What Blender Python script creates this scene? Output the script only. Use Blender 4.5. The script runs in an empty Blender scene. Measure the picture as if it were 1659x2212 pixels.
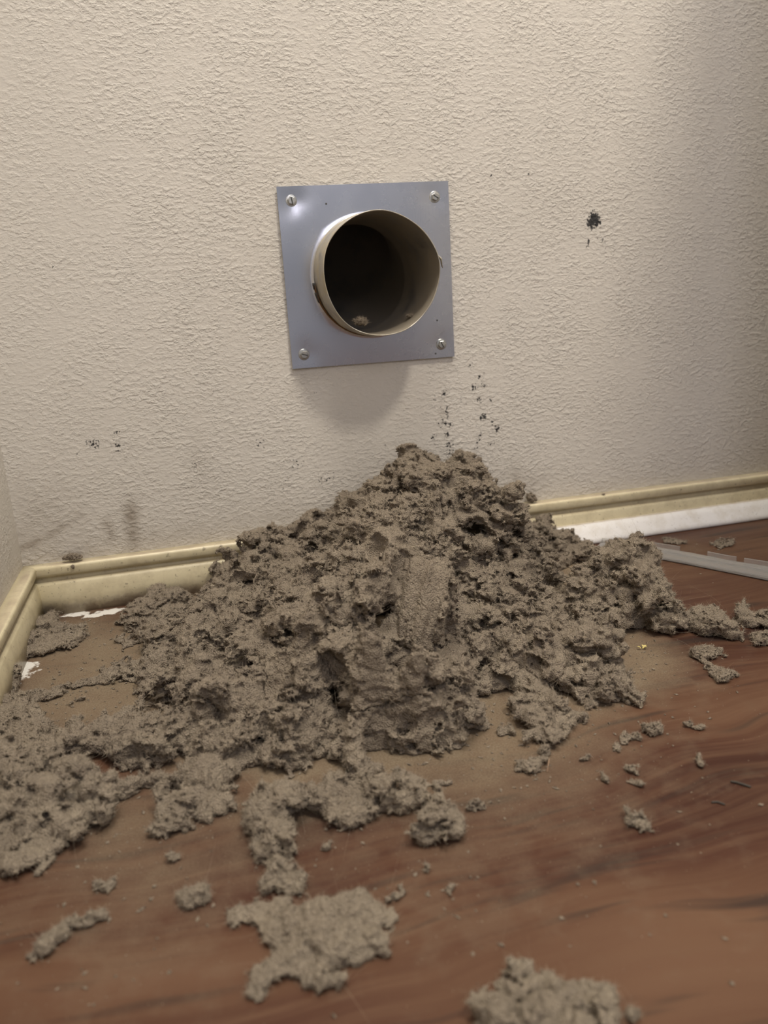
import bpy, bmesh, math, random
import numpy as np
from mathutils import Matrix, Vector
from concurrent.futures import ThreadPoolExecutor

random.seed(4)
rng = np.random.default_rng(11)
scene = bpy.context.scene
COL = scene.collection

# ------------------------------------------------------------------ camera
W, H = 1659, 2212
YAW, PITCH, ROLL, FPX = 0.2443, 0.2649, -0.0591, 1710.5
CAM = np.array([-0.1519, -0.7139, 0.2526])
def cam_basis():
    f = np.array([math.sin(YAW)*math.cos(PITCH), math.cos(YAW)*math.cos(PITCH), -math.sin(PITCH)])
    r = np.array([math.cos(YAW), -math.sin(YAW), 0.0]); u = np.cross(r, f)
    c, s = math.cos(ROLL), math.sin(ROLL)
    return np.array([c*r+s*u, -s*r+c*u, f])
MB = cam_basis()
cd = bpy.data.cameras.new('camera'); cam = bpy.data.objects.new('camera', cd); COL.objects.link(cam)
m = Matrix.Identity(4)
for i in range(3):
    m[i][0], m[i][1], m[i][2], m[i][3] = MB[0][i], MB[1][i], -MB[2][i], CAM[i]
cam.matrix_world = m
cd.sensor_fit = 'VERTICAL'; cd.sensor_width = 6.65; cd.sensor_height = 8.87
cd.lens = FPX/H*8.87
cd.clip_start = 0.01
cd.dof.use_dof = True; cd.dof.focus_distance = 0.585; cd.dof.aperture_fstop = 1.9
scene.camera = cam

# ------------------------------------------------------------------ world, lamp, exposure
scene.view_settings.view_transform = 'Standard'
scene.view_settings.look = 'None'
scene.view_settings.exposure = -0.05
scene.view_settings.gamma = 1.0
scene.view_settings.use_curve_mapping = False
world = bpy.data.worlds.new('world'); scene.world = world; world.use_nodes = True
bg = world.node_tree.nodes['Background']
bg.inputs[0].default_value = (0.84, 0.87, 0.96, 1); bg.inputs[1].default_value = 0.34

def area_light(name, loc, target, size, power, color, shape='DISK'):
    l = bpy.data.lights.new(name, 'AREA'); l.shape = shape; l.size = size; l.energy = power; l.color = color
    o = bpy.data.objects.new(name, l); COL.objects.link(o); o.location = loc
    o.rotation_euler = (Vector(target)-Vector(loc)).to_track_quat('-Z', 'Y').to_euler()
    return o
area_light('ceiling_lamp_light', (0.56, -1.16, 2.38), (0.56, -1.16, 0), 0.26, 34.0, (1.0, 0.91, 0.77))
area_light('ceiling_glow', (-0.15, -0.38, 2.35), (-0.15, -0.38, 0), 0.70, 40.0, (1.0, 0.94, 0.85), 'SQUARE')
area_light('cool_fill_light', (-0.05, -2.30, 1.55), (0.1, 0, 0.3), 0.9, 11.0, (0.95, 0.91, 1.0), 'SQUARE')  # added cool fill from behind the camera; no window is known there

# ------------------------------------------------------------------ helpers: pixel rays to places on the floor or the wall
def ray(px, py):
    return np.array([(px-W/2)/FPX, -(py-H/2)/FPX, 1.0]) @ MB
def on_z(px, py, z=0.0):
    d = ray(px, py); t = (z-CAM[2])/d[2]; return CAM+d*t
def on_y(px, py, y=0.0):
    d = ray(px, py); t = (y-CAM[1])/d[1]; return CAM+d*t

def tag(o, label=None, cat=None, group=None, kind=None):
    if label: o['label'] = label
    if cat: o['category'] = cat
    if group: o['group'] = group
    if kind: o['kind'] = kind
    return o
def link(name, me, parent=None, mat=None):
    o = bpy.data.objects.new(name, me); COL.objects.link(o)
    if mat is not None: me.materials.append(mat)
    if parent: o.parent = parent
    return o
def empty(name, loc):
    o = bpy.data.objects.new(name, None); COL.objects.link(o); o.location = loc; o.empty_display_size = 0.02
    return o
def child_at(o, parent):
    """parent keeping world coordinates already baked in the mesh"""
    o.parent = parent; o.matrix_parent_inverse = Matrix.Translation(parent.location).inverted()
    return o
def np_mesh(name, V, F, smooth=True):
    """V (n,3); F (m,k) with k 3 or 4"""
    me = bpy.data.meshes.new(name); k = F.shape[1]
    me.vertices.add(len(V)); me.vertices.foreach_set('co', np.ascontiguousarray(V, np.float32).ravel())
    me.loops.add(F.size); me.loops.foreach_set('vertex_index', np.ascontiguousarray(F, np.int32).ravel())
    me.polygons.add(len(F)); me.polygons.foreach_set('loop_start', np.arange(0, F.size, k, dtype=np.int32))
    me.polygons.foreach_set('use_smooth', np.full(len(F), smooth))
    me.update(calc_edges=True)
    return me
def bm_mesh(name, bm, smooth=False):
    me = bpy.data.meshes.new(name); bmesh.ops.recalc_face_normals(bm, faces=bm.faces); bm.to_mesh(me); bm.free()
    if smooth:
        for p in me.polygons: p.use_smooth = True
    return me
def fattr(me, name, arr):
    a = me.attributes.new(name, 'FLOAT', 'POINT'); a.data.foreach_set('value', np.ascontiguousarray(arr, np.float32))

# ------------------------------------------------------------------ noise (numpy)
POOL = ThreadPoolExecutor(4)
def _gn(P, seed):
    P = P.astype(np.float32); I = np.floor(P); f = P-I; I = I.astype(np.int64).astype(np.uint32)
    u = f*f*f*(f*(f*6-15)+10); out = np.zeros(len(P), np.float32)
    X = [I[:, 0]*np.uint32(73856093), (I[:, 0]+np.uint32(1))*np.uint32(73856093)]
    Y = [I[:, 1]*np.uint32(19349663), (I[:, 1]+np.uint32(1))*np.uint32(19349663)]
    Z = [I[:, 2]*np.uint32(83492791), (I[:, 2]+np.uint32(1))*np.uint32(83492791)]
    for a in (0, 1):
        wa = u[:, 0] if a else 1-u[:, 0]
        for b in (0, 1):
            wb = wa*(u[:, 1] if b else 1-u[:, 1])
            for c in (0, 1):
                w = wb*(u[:, 2] if c else 1-u[:, 2])
                h = X[a] ^ Y[b] ^ Z[c] ^ np.uint32((seed*2654435761) & 0xffffffff)
                h = h*np.uint32(0x85ebca6b); h ^= h >> np.uint32(13); h = h*np.uint32(0xc2b2ae35); h ^= h >> np.uint32(16)
                gx = (h & np.uint32(1023)).astype(np.float32)*(1/511.5)-1
                gy = ((h >> np.uint32(10)) & np.uint32(1023)).astype(np.float32)*(1/511.5)-1
                gz = ((h >> np.uint32(20)) & np.uint32(1023)).astype(np.float32)*(1/511.5)-1
                out += w*(gx*(f[:, 0]-a)+gy*(f[:, 1]-b)+gz*(f[:, 2]-c))
    return out
def gn(P, seed=0):
    """gradient noise, about -0.8..0.8"""
    n = len(P)
    if n < 40000: return _gn(P, seed) if n else np.zeros(0, np.float32)
    return np.concatenate(list(POOL.map(lambda q: _gn(q, seed), np.array_split(P, max(4, n//60000)))))

# ------------------------------------------------------------------ naive surface nets
def surface_nets(F, org, h):
    nx, ny, nz = F.shape; S = F < 0
    cnt = np.zeros((nx-1, ny-1, nz-1), np.int8)
    for a in (0, 1):
        for b in (0, 1):
            for c in (0, 1): cnt += S[a:nx-1+a, b:ny-1+b, c:nz-1+c]
    ci, cj, ck = np.nonzero((cnt > 0) & (cnt < 8))
    idx = np.full(cnt.shape, -1, np.int32); idx[ci, cj, ck] = np.arange(len(ci))
    acc = np.zeros((len(ci), 3)); num = np.zeros(len(ci))
    cor = [(a, b, c) for a in (0, 1) for b in (0, 1) for c in (0, 1)]
    for p in cor:
        for ax in range(3):
            if p[ax]: continue
            q = list(p); q[ax] = 1
            f0 = F[ci+p[0], cj+p[1], ck+p[2]]; f1 = F[ci+q[0], cj+q[1], ck+q[2]]
            mk = (f0 < 0) != (f1 < 0); t = f0[mk]/(f0[mk]-f1[mk])
            pt = np.tile(np.array(p, float), (mk.sum(), 1)); pt[:, ax] += t
            acc[mk] += pt; num[mk] += 1
    V = (np.stack([ci, cj, ck], 1)+acc/num[:, None])*h+np.asarray(org)
    quads = []
    for ax in range(3):
        b, c = (ax+1) % 3, (ax+2) % 3
        sl0 = [slice(None)]*3; sl1 = [slice(None)]*3
        sl0[ax] = slice(0, F.shape[ax]-1); sl1[ax] = slice(1, F.shape[ax])
        for d in (b, c): sl0[d] = slice(1, F.shape[d]-1); sl1[d] = slice(1, F.shape[d]-1)
        s0, s1 = S[tuple(sl0)], S[tuple(sl1)]
        e = np.argwhere(s0 != s1); flip = s0[s0 != s1]
        if not len(e): continue
        g = e.copy(); g[:, b] += 1; g[:, c] += 1
        def cell(db, dc):
            k = g.copy(); k[:, b] -= db; k[:, c] -= dc; return idx[k[:, 0], k[:, 1], k[:, 2]]
        Q = np.stack([cell(1, 1), cell(0, 1), cell(0, 0), cell(1, 0)], 1)
        Q[~flip] = Q[~flip][:, ::-1]; quads.append(Q)
    return V, np.concatenate(quads)

def keep_big(V, Q, frac=0.03):
    """drop loose specks, keep the main body"""
    lab = np.arange(len(V))
    E = np.concatenate([Q[:, [0, 1]], Q[:, [1, 2]], Q[:, [2, 3]]])
    for _ in range(200):
        old = lab.copy()
        mn = np.minimum(lab[E[:, 0]], lab[E[:, 1]])
        np.minimum.at(lab, E[:, 0], mn); np.minimum.at(lab, E[:, 1], mn)
        for _k in range(4): lab = lab[lab]
        if (lab == old).all(): break
    cnt = np.bincount(lab, minlength=len(V)); ok = cnt[lab] == cnt.max()
    Q = Q[ok[Q[:, 0]]]; used = np.zeros(len(V), bool); used[Q.ravel()] = True
    new = np.cumsum(used)-1
    return V[used], new[Q]

def _lumps(P, seed):
    """rounded lumps, one per jittered cell: 1 at a lump's heart, 0 in the creases"""
    Q = P.astype(np.float32)-.5; I = np.floor(Q); I0 = I.astype(np.int64).astype(np.uint32); f = P.astype(np.float32)-I
    best = np.full(len(P), 9., np.float32)
    for a in (0, 1):
        for b in (0, 1):
            for c in (0, 1):
                h = ((I0[:, 0]+np.uint32(a))*np.uint32(73856093)) ^ ((I0[:, 1]+np.uint32(b))*np.uint32(19349663)) ^ ((I0[:, 2]+np.uint32(c))*np.uint32(83492791)) ^ np.uint32((seed*2654435761) & 0xffffffff)
                h = h*np.uint32(0x85ebca6b); h ^= h >> np.uint32(13); h = h*np.uint32(0xc2b2ae35); h ^= h >> np.uint32(16)
                dx = f[:, 0]-a-.5-((h & np.uint32(1023)).astype(np.float32)*(1/1023.)-.5)*.8
                dy = f[:, 1]-b-.5-(((h >> np.uint32(10)) & np.uint32(1023)).astype(np.float32)*(1/1023.)-.5)*.8
                dz = f[:, 2]-c-.5-(((h >> np.uint32(20)) & np.uint32(1023)).astype(np.float32)*(1/1023.)-.5)*.8
                best = np.minimum(best, dx*dx+dy*dy+dz*dz)
    return 1-best*1.6
def lumps(P, seed):
    n = len(P)
    if n < 40000: return _lumps(P, seed) if n else np.zeros(0, np.float32)
    return np.concatenate(list(POOL.map(lambda q: _lumps(q, seed), np.array_split(P, max(4, n//60000)))))
def lint_warp(P, seed, aniso=1.0):
    q = P.astype(np.float32)*np.array([1, 1, aniso], np.float32)
    w = np.stack([gn(q*75, seed+k) for k in (1, 2, 3)], 1)
    return q+w*0.0065
def lint_coarse(q, seed, A=1.0, B=1.0):
    return (np.abs(gn(q*34, seed+5))*0.040-.0080)*A+(lumps(q*78, seed+6)*0.0165-.0100)*B*np.clip(.72+1.5*gn(q*24, seed+9), .2, 1.5)
def lint_fine(q, seed, C=1.0, D=1.0):
    q2 = q+np.stack([gn(q*330, seed+k) for k in (11, 12, 13)], 1)*.0012
    return (lumps(q2*220, seed+7)*0.0078-.0046)*C+(lumps(q2*500, seed+8)*0.0036-.0020)*D
def fissures(q, seed, f=31.0, w=.16):
    """signed distance to the tunnels and torn hollows between lumps (negative inside them)"""
    return (np.abs(gn(q*f, seed+21))+np.abs(gn(q*f+5.3, seed+22))-w)/(f*1.5)
def lint_puff(P, d, seed, A, B, C=1.0, D=1.0, aniso=1.0):
    """signed distance d at points P, puffed up by billowing noise; the fine grain is worked out only near the surface"""
    q = lint_warp(P, seed, aniso); d = d-lint_coarse(q, seed, A, B)
    if A > .25: d = np.maximum(d, -fissures(q, seed, 40, .13*min(1, A*2)))
    k = np.abs(d) < .009; d[k] -= lint_fine(q[k], seed, C, D)
    return d

# ------------------------------------------------------------------ node materials
def new_mat(name):
    mt = bpy.data.materials.new(name); mt.use_nodes = True; nt = mt.node_tree
    return mt, nt, nt.nodes['Principled BSDF']
class N:
    def __init__(s, nt): s.nt = nt
    def n(s, typ, **kw):
        nd = s.nt.nodes.new(typ)
        for k, v in kw.items():
            if k.startswith('i_'):
                key = k[2:]; key = int(key) if key.isdigit() else key
                if hasattr(v, 'is_output'): s.nt.links.new(v, nd.inputs[key])
                else: nd.inputs[key].default_value = v
            else: setattr(nd, k, v)
        return nd
    def set(s, sock, v):
        if hasattr(v, 'is_output'): s.nt.links.new(v, sock)
        else: sock.default_value = v
    def coord(s): return s.n('ShaderNodeTexCoord').outputs['Object']
    def mapping(s, vec, scale=(1, 1, 1), rot=(0, 0, 0), loc=(0, 0, 0)):
        nd = s.n('ShaderNodeMapping'); s.nt.links.new(vec, nd.inputs[0])
        nd.inputs['Scale'].default_value = scale; nd.inputs['Rotation'].default_value = rot; nd.inputs['Location'].default_value = loc
        return nd.outputs[0]
    def noise(s, vec, scale, detail=4, rough=0.55, dist=0.0, typ='FBM'):
        nd = s.n('ShaderNodeTexNoise'); nd.noise_type = typ; s.nt.links.new(vec, nd.inputs['Vector'])
        nd.inputs['Scale'].default_value = scale; nd.inputs['Detail'].default_value = detail
        nd.inputs['Roughness'].default_value = rough; nd.inputs['Distortion'].default_value = dist
        return nd.outputs['Fac']
    def vor(s, vec, scale, feat='F1'):
        nd = s.n('ShaderNodeTexVoronoi', feature=feat); s.nt.links.new(vec, nd.inputs['Vector']); nd.inputs['Scale'].default_value = scale
        return nd.outputs['Distance']
    def ramp(s, fac, stops, interp='LINEAR'):
        nd = s.n('ShaderNodeValToRGB'); s.nt.links.new(fac, nd.inputs[0]); r = nd.color_ramp; r.interpolation = interp
        while len(r.elements) < len(stops): r.elements.new(0.5)
        for e, (p, c) in zip(r.elements, stops):
            e.position = p; e.color = c if len(c) == 4 else (*c, 1)
        return nd.outputs[0]
    def rng(s, v, a, b, c=0.0, d=1.0):
        nd = s.n('ShaderNodeMapRange'); s.set(nd.inputs[0], v)
        for k, x in zip((1, 2, 3, 4), (a, b, c, d)): nd.inputs[k].default_value = x
        return nd.outputs[0]
    def math(s, op, a, b=0.0, clamp=False):
        nd = s.n('ShaderNodeMath', operation=op, use_clamp=clamp); s.set(nd.inputs[0], a); s.set(nd.inputs[1], b); return nd.outputs[0]
    def mix(s, fac, a, b, blend='MIX'):
        nd = s.n('ShaderNodeMix', data_type='RGBA', blend_type=blend); s.set(nd.inputs[0], fac)
        s.set(nd.inputs[6], a if hasattr(a, 'is_output') else (*a, 1) if len(a) == 3 else a)
        s.set(nd.inputs[7], b if hasattr(b, 'is_output') else (*b, 1) if len(b) == 3 else b)
        return nd.outputs[2]
    def attr(s, name): return s.n('ShaderNodeAttribute', attribute_name=name).outputs['Fac']
    def bump(s, height, dist, strength=1.0, normal=None):
        nd = s.n('ShaderNodeBump'); s.nt.links.new(height, nd.inputs['Height']); nd.inputs['Distance'].default_value = dist
        nd.inputs['Strength'].default_value = strength
        if normal is not None: s.nt.links.new(normal, nd.inputs['Normal'])
        return nd.outputs[0]

LINT = (0.30, 0.250, 0.190)
def mat_lint():
    mt, nt, p = new_mat('grey_brown_lint'); g = N(nt); c = g.coord()
    n1 = g.noise(c, 45, 4, 0.6); n2 = g.noise(c, 420, 3, 0.6); n3 = g.noise(c, 1500, 2, 0.6)
    col = g.ramp(n1, [(0.30, (0.240, 0.198, 0.152)), (0.5, LINT), (0.72, (0.350, 0.295, 0.222))])
    col = g.mix(g.rng(n2, 0.3, 0.7, 0.0, 0.5), col, (0.235, 0.192, 0.150))
    col = g.mix(g.rng(n3, 0.56, 0.75, 0.0, 0.4), col, (0.46, 0.395, 0.31))
    g.set(p.inputs['Base Color'], col); p.inputs['Roughness'].default_value = 1.0
    p.inputs['Specular IOR Level'].default_value = 0.05
    hgt = g.math('ADD', g.math('MULTIPLY', n2, 0.5), g.math('SUBTRACT', g.math('MULTIPLY', n3, 0.5), g.math('MULTIPLY', g.vor(c, 950), 0.5)))
    g.set(p.inputs['Normal'], g.bump(hgt, 0.0026, 1.0))
    return mt
def mat_fuzz():
    mt, nt, p = new_mat('lint_fibre'); g = N(nt)
    info = g.n('ShaderNodeHairInfo')
    col = g.ramp(info.outputs['Random'], [(0.0, (0.22, 0.182, 0.142)), (0.7, (0.335, 0.28, 0.212)), (1.0, (0.55, 0.47, 0.36))])
    g.set(p.inputs['Base Color'], col); p.inputs['Roughness'].default_value = 0.9; p.inputs['Specular IOR Level'].default_value = 0.1
    return mt
M_LINT, M_FUZZ = mat_lint(), mat_fuzz()

def mat_wall():
    mt, nt, p = new_mat('cream_orange_peel_paint'); g = N(nt); c = g.coord()
    base = g.ramp(g.noise(c, 5, 3, 0.5), [(0.3, (0.655, 0.615, 0.55)), (0.7, (0.70, 0.66, 0.595))])
    dirt_tone = g.math('MULTIPLY', g.attr('dirt_tone'), g.rng(g.noise(c, 60, 5, 0.65), 0.25, 0.75, 0.45, 1.0))
    base = g.mix(dirt_tone, base, (0.235, 0.188, 0.138))
    sp = g.attr('speck'); nz = g.noise(c, 420, 3, 0.6)
    hit = g.rng(g.math('ADD', g.math('MULTIPLY', sp, 0.46), nz), 0.70, 0.80)
    base = g.mix(hit, base, (0.035, 0.034, 0.034))
    g.set(p.inputs['Base Color'], base)
    p.inputs['Roughness'].default_value = 0.62; p.inputs['Specular IOR Level'].default_value = 0.3
    wv = g.mapping(c, (1, 1, 1.55))
    a = g.noise(wv, 185, 5, 0.58, 0.15); b = g.noise(wv, 60, 3, 0.55, 0.0); e = g.noise(wv, 380, 2, 0.5, 0.0)
    sm = g.n('ShaderNodeMapRange', interpolation_type='SMOOTHERSTEP'); g.set(sm.inputs[0], a); sm.inputs[1].default_value = .36; sm.inputs[2].default_value = .74
    k = g.math('MULTIPLY', sm.outputs[0], g.rng(g.noise(c, 26, 3, .6), .34, .60, .25, 1.0))
    hgt = g.math('ADD', g.math('MULTIPLY', k, 1.0), g.math('ADD', g.math('MULTIPLY', b, 0.45), g.math('MULTIPLY', e, 0.28)))
    rel = g.math('SUBTRACT', 1.0, g.math('MULTIPLY', g.attr('flat'), 0.85))
    hgt = g.math('MULTIPLY', hgt, rel)
    g.set(p.inputs['Normal'], g.bump(hgt, 0.00072, 1.0))
    return mt
M_WALL = mat_wall()

def mat_floor():
    mt, nt, p = new_mat('red_brown_wood_grain'); g = N(nt); c = g.coord()
    wob = g.n('ShaderNodeTexNoise'); nt.links.new(c, wob.inputs['Vector']); wob.inputs['Scale'].default_value = 4.5; wob.inputs['Detail'].default_value = 2
    off = g.n('ShaderNodeVectorMath', operation='SCALE'); nt.links.new(wob.outputs['Color'], off.inputs[0]); off.inputs['Scale'].default_value = 0.10
    ad = g.n('ShaderNodeVectorMath', operation='ADD'); nt.links.new(c, ad.inputs[0]); nt.links.new(off.outputs[0], ad.inputs[1])
    v = ad.outputs[0]
    big = g.noise(g.mapping(v, (2.0, 9, 1), loc=(0.3, 0.15, 0)), 1.0, 3, 0.5)
    fine = g.noise(g.mapping(v, (7, 150, 1)), 1.0, 5, 0.65)
    streak = g.noise(g.mapping(v, (5, 55, 1), loc=(3, 1, 0)), 1.0, 3, 0.6)
    col = g.ramp(big, [(0.36, (0.044, 0.019, 0.013)), (0.46, (0.064, 0.028, 0.018)), (0.57, (0.090, 0.045, 0.027)), (0.70, (0.122, 0.066, 0.040))])
    col = g.mix(g.rng(fine, 0.42, 0.72, 0.0, 0.6), col, (0.128, 0.073, 0.044))
    col = g.mix(g.rng(streak, 0.56, 0.66, 0.0, 0.75), col, (0.028, 0.021, 0.018))
    dz = g.noise(c, 45, 5, 0.65); dz2 = g.noise(c, 900, 3, 0.6)
    ds = g.rng(g.math('ADD', g.attr('dust'), g.math('MULTIPLY', g.math('SUBTRACT', dz, 0.5), 0.95)), 0.08, 1.0)
    ds = g.math('MULTIPLY', ds, g.rng(dz2, 0.25, 0.6, 0.72, 1.0), True)
    col = g.mix(ds, col, g.ramp(dz2, [(0.3, (0.155, 0.118, 0.078)), (0.7, (0.215, 0.168, 0.115))]))
    col = g.mix(g.rng(g.math('ADD', g.attr('paint'), g.math('MULTIPLY', g.math('SUBTRACT', g.noise(c, 130, 4, .6), .5), 1.6)), .42, .60), col, (.60, .58, .54))
    g.set(p.inputs['Base Color'], col)
    g.set(p.inputs['Roughness'], g.rng(ds, 0.0, 0.5, 0.42, 0.95)); p.inputs['Specular IOR Level'].default_value = 0.12
    hgt = g.math('ADD', g.math('MULTIPLY', fine, 0.25), g.math('MULTIPLY', g.math('MULTIPLY', dz2, ds), 0.9))
    g.set(p.inputs['Normal'], g.bump(hgt, 0.0007, 0.8))
    return mt
M_FLOOR = mat_floor()

def mat_paint(name, base, grime, amount, rough=0.4, low=0.0):
    mt, nt, p = new_mat(name); g = N(nt); c = g.coord()
    col = g.mix(g.rng(g.noise(c, 70, 5, 0.65), 0.45, 0.75, 0.0, amount), base, grime)
    sp = g.noise(c, 380, 2, 0.5)
    col = g.mix(g.rng(sp, 0.655, 0.72, 0.0, 0.85*amount), col, (0.12, 0.09, 0.06))
    # dust that has settled on ledges facing up
    nz = g.n('ShaderNodeSeparateXYZ'); geo = g.n('ShaderNodeNewGeometry'); nt.links.new(geo.outputs['Normal'], nz.inputs[0])
    up = g.math('MULTIPLY', g.rng(nz.outputs['Z'], 0.80, 0.97), g.rng(g.noise(c, 55, 4, 0.6), 0.3, 0.65, 0.35, 0.95))
    col = g.mix(up, col, (0.38, 0.31, 0.22))
    if low:                                      # lint dust clinging to the foot of the board
        xz = g.n('ShaderNodeSeparateXYZ'); nt.links.new(c, xz.inputs[0])
        ft = g.math('ADD', g.rng(xz.outputs['Z'], .016, .002), g.math('MULTIPLY', g.math('SUBTRACT', g.noise(c, 90, 5, .65), .5), 1.3))
        col = g.mix(g.math('MULTIPLY', g.rng(ft, .30, .85), low), col, (0.25, 0.20, 0.14))
    g.set(p.inputs['Base Color'], col); p.inputs['Roughness'].default_value = rough
    return mt
M_BASE = mat_paint('yellowed_cream_gloss_paint', (0.66, 0.585, 0.395), (0.40, 0.33, 0.21), 0.6, .34, .9)
M_TRIM = mat_paint('white_gloss_paint', (0.74, 0.72, 0.70), (0.45, 0.38, 0.27), 0.40, 0.35)

# ------------------------------------------------------------------ floor
def grid_mesh(name, xs, ys, f):
    X, Y = np.meshgrid(xs, ys, indexing='ij'); V = f(X.ravel(), Y.ravel())
    nx, ny = len(xs), len(ys); i = np.arange(nx*ny).reshape(nx, ny)
    F = np.stack([i[:-1, :-1], i[1:, :-1], i[1:, 1:], i[:-1, 1:]], -1).reshape(-1, 4)
    return V, F
def axis(lo, a, b, hi, fine, coarse):
    return np.unique(np.round(np.concatenate([np.arange(lo, a, coarse), np.arange(a, b, fine), np.arange(b, hi+1e-6, coarse), [hi]]), 5))

XL = -0.2995            # left wall plane
DUST = []               # (x, y, radius, weight) gathered from the photograph's dusty places
for px, py, r, w in [(900, 1560, .06, .75), (1000, 1600, .055, .65), (1100, 1590, .05, .5), (800, 1660, .04, .5), (1250, 1560, .05, .35), (1330, 1440, .06, .35), (1450, 1440, .04, .25), (200, 1400, .06, .9), (250, 1480, .06, .9), (150, 1480, .05, .9), (130, 1370, .05, .95), (100, 1560, .05, .7), (260, 1760, .035, .55), (330, 1860, .05, .35), (600, 1700, .05, .5), (720, 1700, .04, .55), (1150, 1230, .05, .7), (1230, 1215, .04, .7), (1000, 1690, .05, .35), (1200, 1700, .06, .2), (1480, 1190, .05, .25), (150, 1900, .05, .3), (300, 1960, .05, .28), (430, 1840, .05, .35), (250, 2150, .06, .18), (870, 1950, .06, .2), (980, 1860, .06, .3), (1330, 1800, .06, .2), (1390, 1690, .05, .15)]:
    q = on_z(px, py); DUST.append((q[0], q[1], r, w))
fx = axis(XL-.02, XL, .46, 1.3, .004, .06); fy = axis(-1.9, -.60, 0.0, .02, .004, .06)
V, F = grid_mesh('floor', fx, fy, lambda x, y: np.stack([x, y, 0*x], 1))
me_floor = np_mesh('floor', V, F)
dust = np.zeros(len(V))
for x, y, r, w in DUST:
    dust = 1-(1-dust)*(1-(w if y > -.34 else w*.5)*np.exp(-((V[:, 0]-x)**2+(V[:, 1]-y)**2)/(2*(r*.6)**2)))
floor_dust, floor_V = dust, V
o_floor = tag(link('floor', me_floor, mat=M_FLOOR), 'red-brown wood grain floor filmed with lint dust', kind='structure')

# ------------------------------------------------------------------ walls
PX, PZ, PR, PROT = 0.0257, 0.2713, 0.0508, 0.0437   # vent axis, radius and how far the pipe stands out
wx = axis(XL, XL, .50, 1.3, .0025, .06); wz = axis(0, 0.0, .56, 2.5, .0025, .06)
V, F = grid_mesh('wall_back', wx, wz, lambda x, z: np.stack([x, 0*x, z], 1))
cen = V[F].mean(1); F = F[np.hypot(cen[:, 0]-PX, cen[:, 2]-PZ) > PR+.004]
me = np_mesh('wall_back', V, F[:, ::1]); wV = V
dirt_tone = np.zeros(len(V)); speck = np.zeros(len(V))
def stain(arr, px, py, rx, rz, w, y=0.0):
    q = on_y(px, py, y); k = ((V[:, 0]-q[0])/rx)**2+((V[:, 2]-q[2])/rz)**2
    arr[:] = 1-(1-arr)*(1-w*np.exp(-k/1.2))
for a in [(285, 1112, .006, .011, .95), (286, 1150, .005, .016, .6), (240, 1150, .0030, .010, .75), (228, 1130, .003, .004, .7), (90, 1090, .03, .03, .20), (60, 1150, .04, .025, .28), (430, 990, .008, .02, .18), (160, 1195, .02, .006, .35), (1140, 1050, .012, .012, .35), (1180, 1030, .02, .010, .15), (1090, 1030, .02, .012, .22), (640, 1110, .05, .012, .14), (350, 1160, .06, .010, .22), (955, 890, .0025, .006, .35), (630, 850, .003, .006, .18), (1115, 1030, .004, .01, .35)]:
    stain(dirt_tone, *a)
for t in np.linspace(0, 1, 26):       # the curved brown scuff by the left corner
    stain(dirt_tone, 25+150*t, 1190-8*math.sin(t*3)-78*t**1.8, .0035, .0022, .62*(1-.7*t))
dirt_tone = 1-(1-dirt_tone)*(1-.30*np.exp(-np.clip(V[:, 2]-.045, 0, 9)/.012))*(1-.12*np.exp(-np.clip(V[:, 2]-.045, 0, 9)/.09))  # grime along the baseboard; the broad falloff darkens the whole lower wall
dirt_tone = 1-(1-dirt_tone)*(1-.16*np.exp(-np.clip(V[:, 0]-XL, 0, 9)/.03)*np.exp(-np.clip(V[:, 2]-.03, 0, 9)/.10))  # darker towards the left corner and the floor
for a in [(1283, 470, .005, .006, 1.0), (1276, 484, .004, .005, .9), (1292, 480, .003, .004, .9), (1270, 524, .0022, .005, .8), (1301, 523, .003, .003, .62), (1290, 512, .002, .002, .5),
          (1015, 789, .004, .002, .62), (1037, 815, .004, .003, .55), (1025, 838, .004, .002, .72), (1045, 832, .005, .002, .55), (1037, 863, .003, .003, .62), (1060, 864, .002, .003, .6), (1046, 900, .003, .0035, .75), (1038, 902, .002, .002, .6), (1063, 912, .002, .003, .55), (1074, 926, .004, .004, .72), (1035, 945, .004, .004, .5), (1062, 958, .003, .003, .5), (1030, 965, .002, .005, .55), (960, 850, .003, .003, .62), (938, 860, .002, .003, .5), (966, 890, .002, .005, .6), (955, 915, .006, .003, .55), (973, 920, .002, .002, .6), (965, 940, .003, .004, .62), (935, 945, .003, .003, .62), (970, 962, .004, .003, .7), (972, 978, .004, .004, .52), (938, 962, .002, .002, .5), (833, 955, .0015, .003, .5), (833, 967, .0015, .003, .5),
          (1000, 880, .03, .05, .20), (200, 955, .006, .003, .68), (208, 964, .004, .002, .66), (250, 936, .004, .003, .6), (252, 960, .006, .004, .5), (258, 972, .003, .002, .52), (165, 980, .0015, .0018, .7), (1060, 378, .002, .003, .55), (1142, 375, .002, .003, .55), (560, 960, .008, .006, .40), (640, 1000, .012, .008, .36), (700, 1035, .012, .008, .40), (610, 1050, .012, .006, .36), (420, 1000, .006, .006, .40), (683, 848, .0013, .0013, .8), (480, 885, .001, .0015, .6), (880, 228, .003, .001, .5), (1292, 822, .0012, .0012, .6), (115, 580, .0012, .0012, .45)]:
    stain(speck, *a)
flat = np.zeros(len(V)); stain(flat, 765, 850, .062, .055, .8); stain(flat, 1420, 900, .10, .06, .45); stain(flat, 60, 300, .07, .16, .5); stain(flat, 60, 900, .06, .1, .4); stain(flat, 1560, 400, .06, .2, .4)
fattr(me, 'dirt_tone', dirt_tone); fattr(me, 'speck', speck); fattr(me, 'flat', flat)
wall_back = tag(link('wall_back', me, mat=M_WALL), kind='structure')
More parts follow.
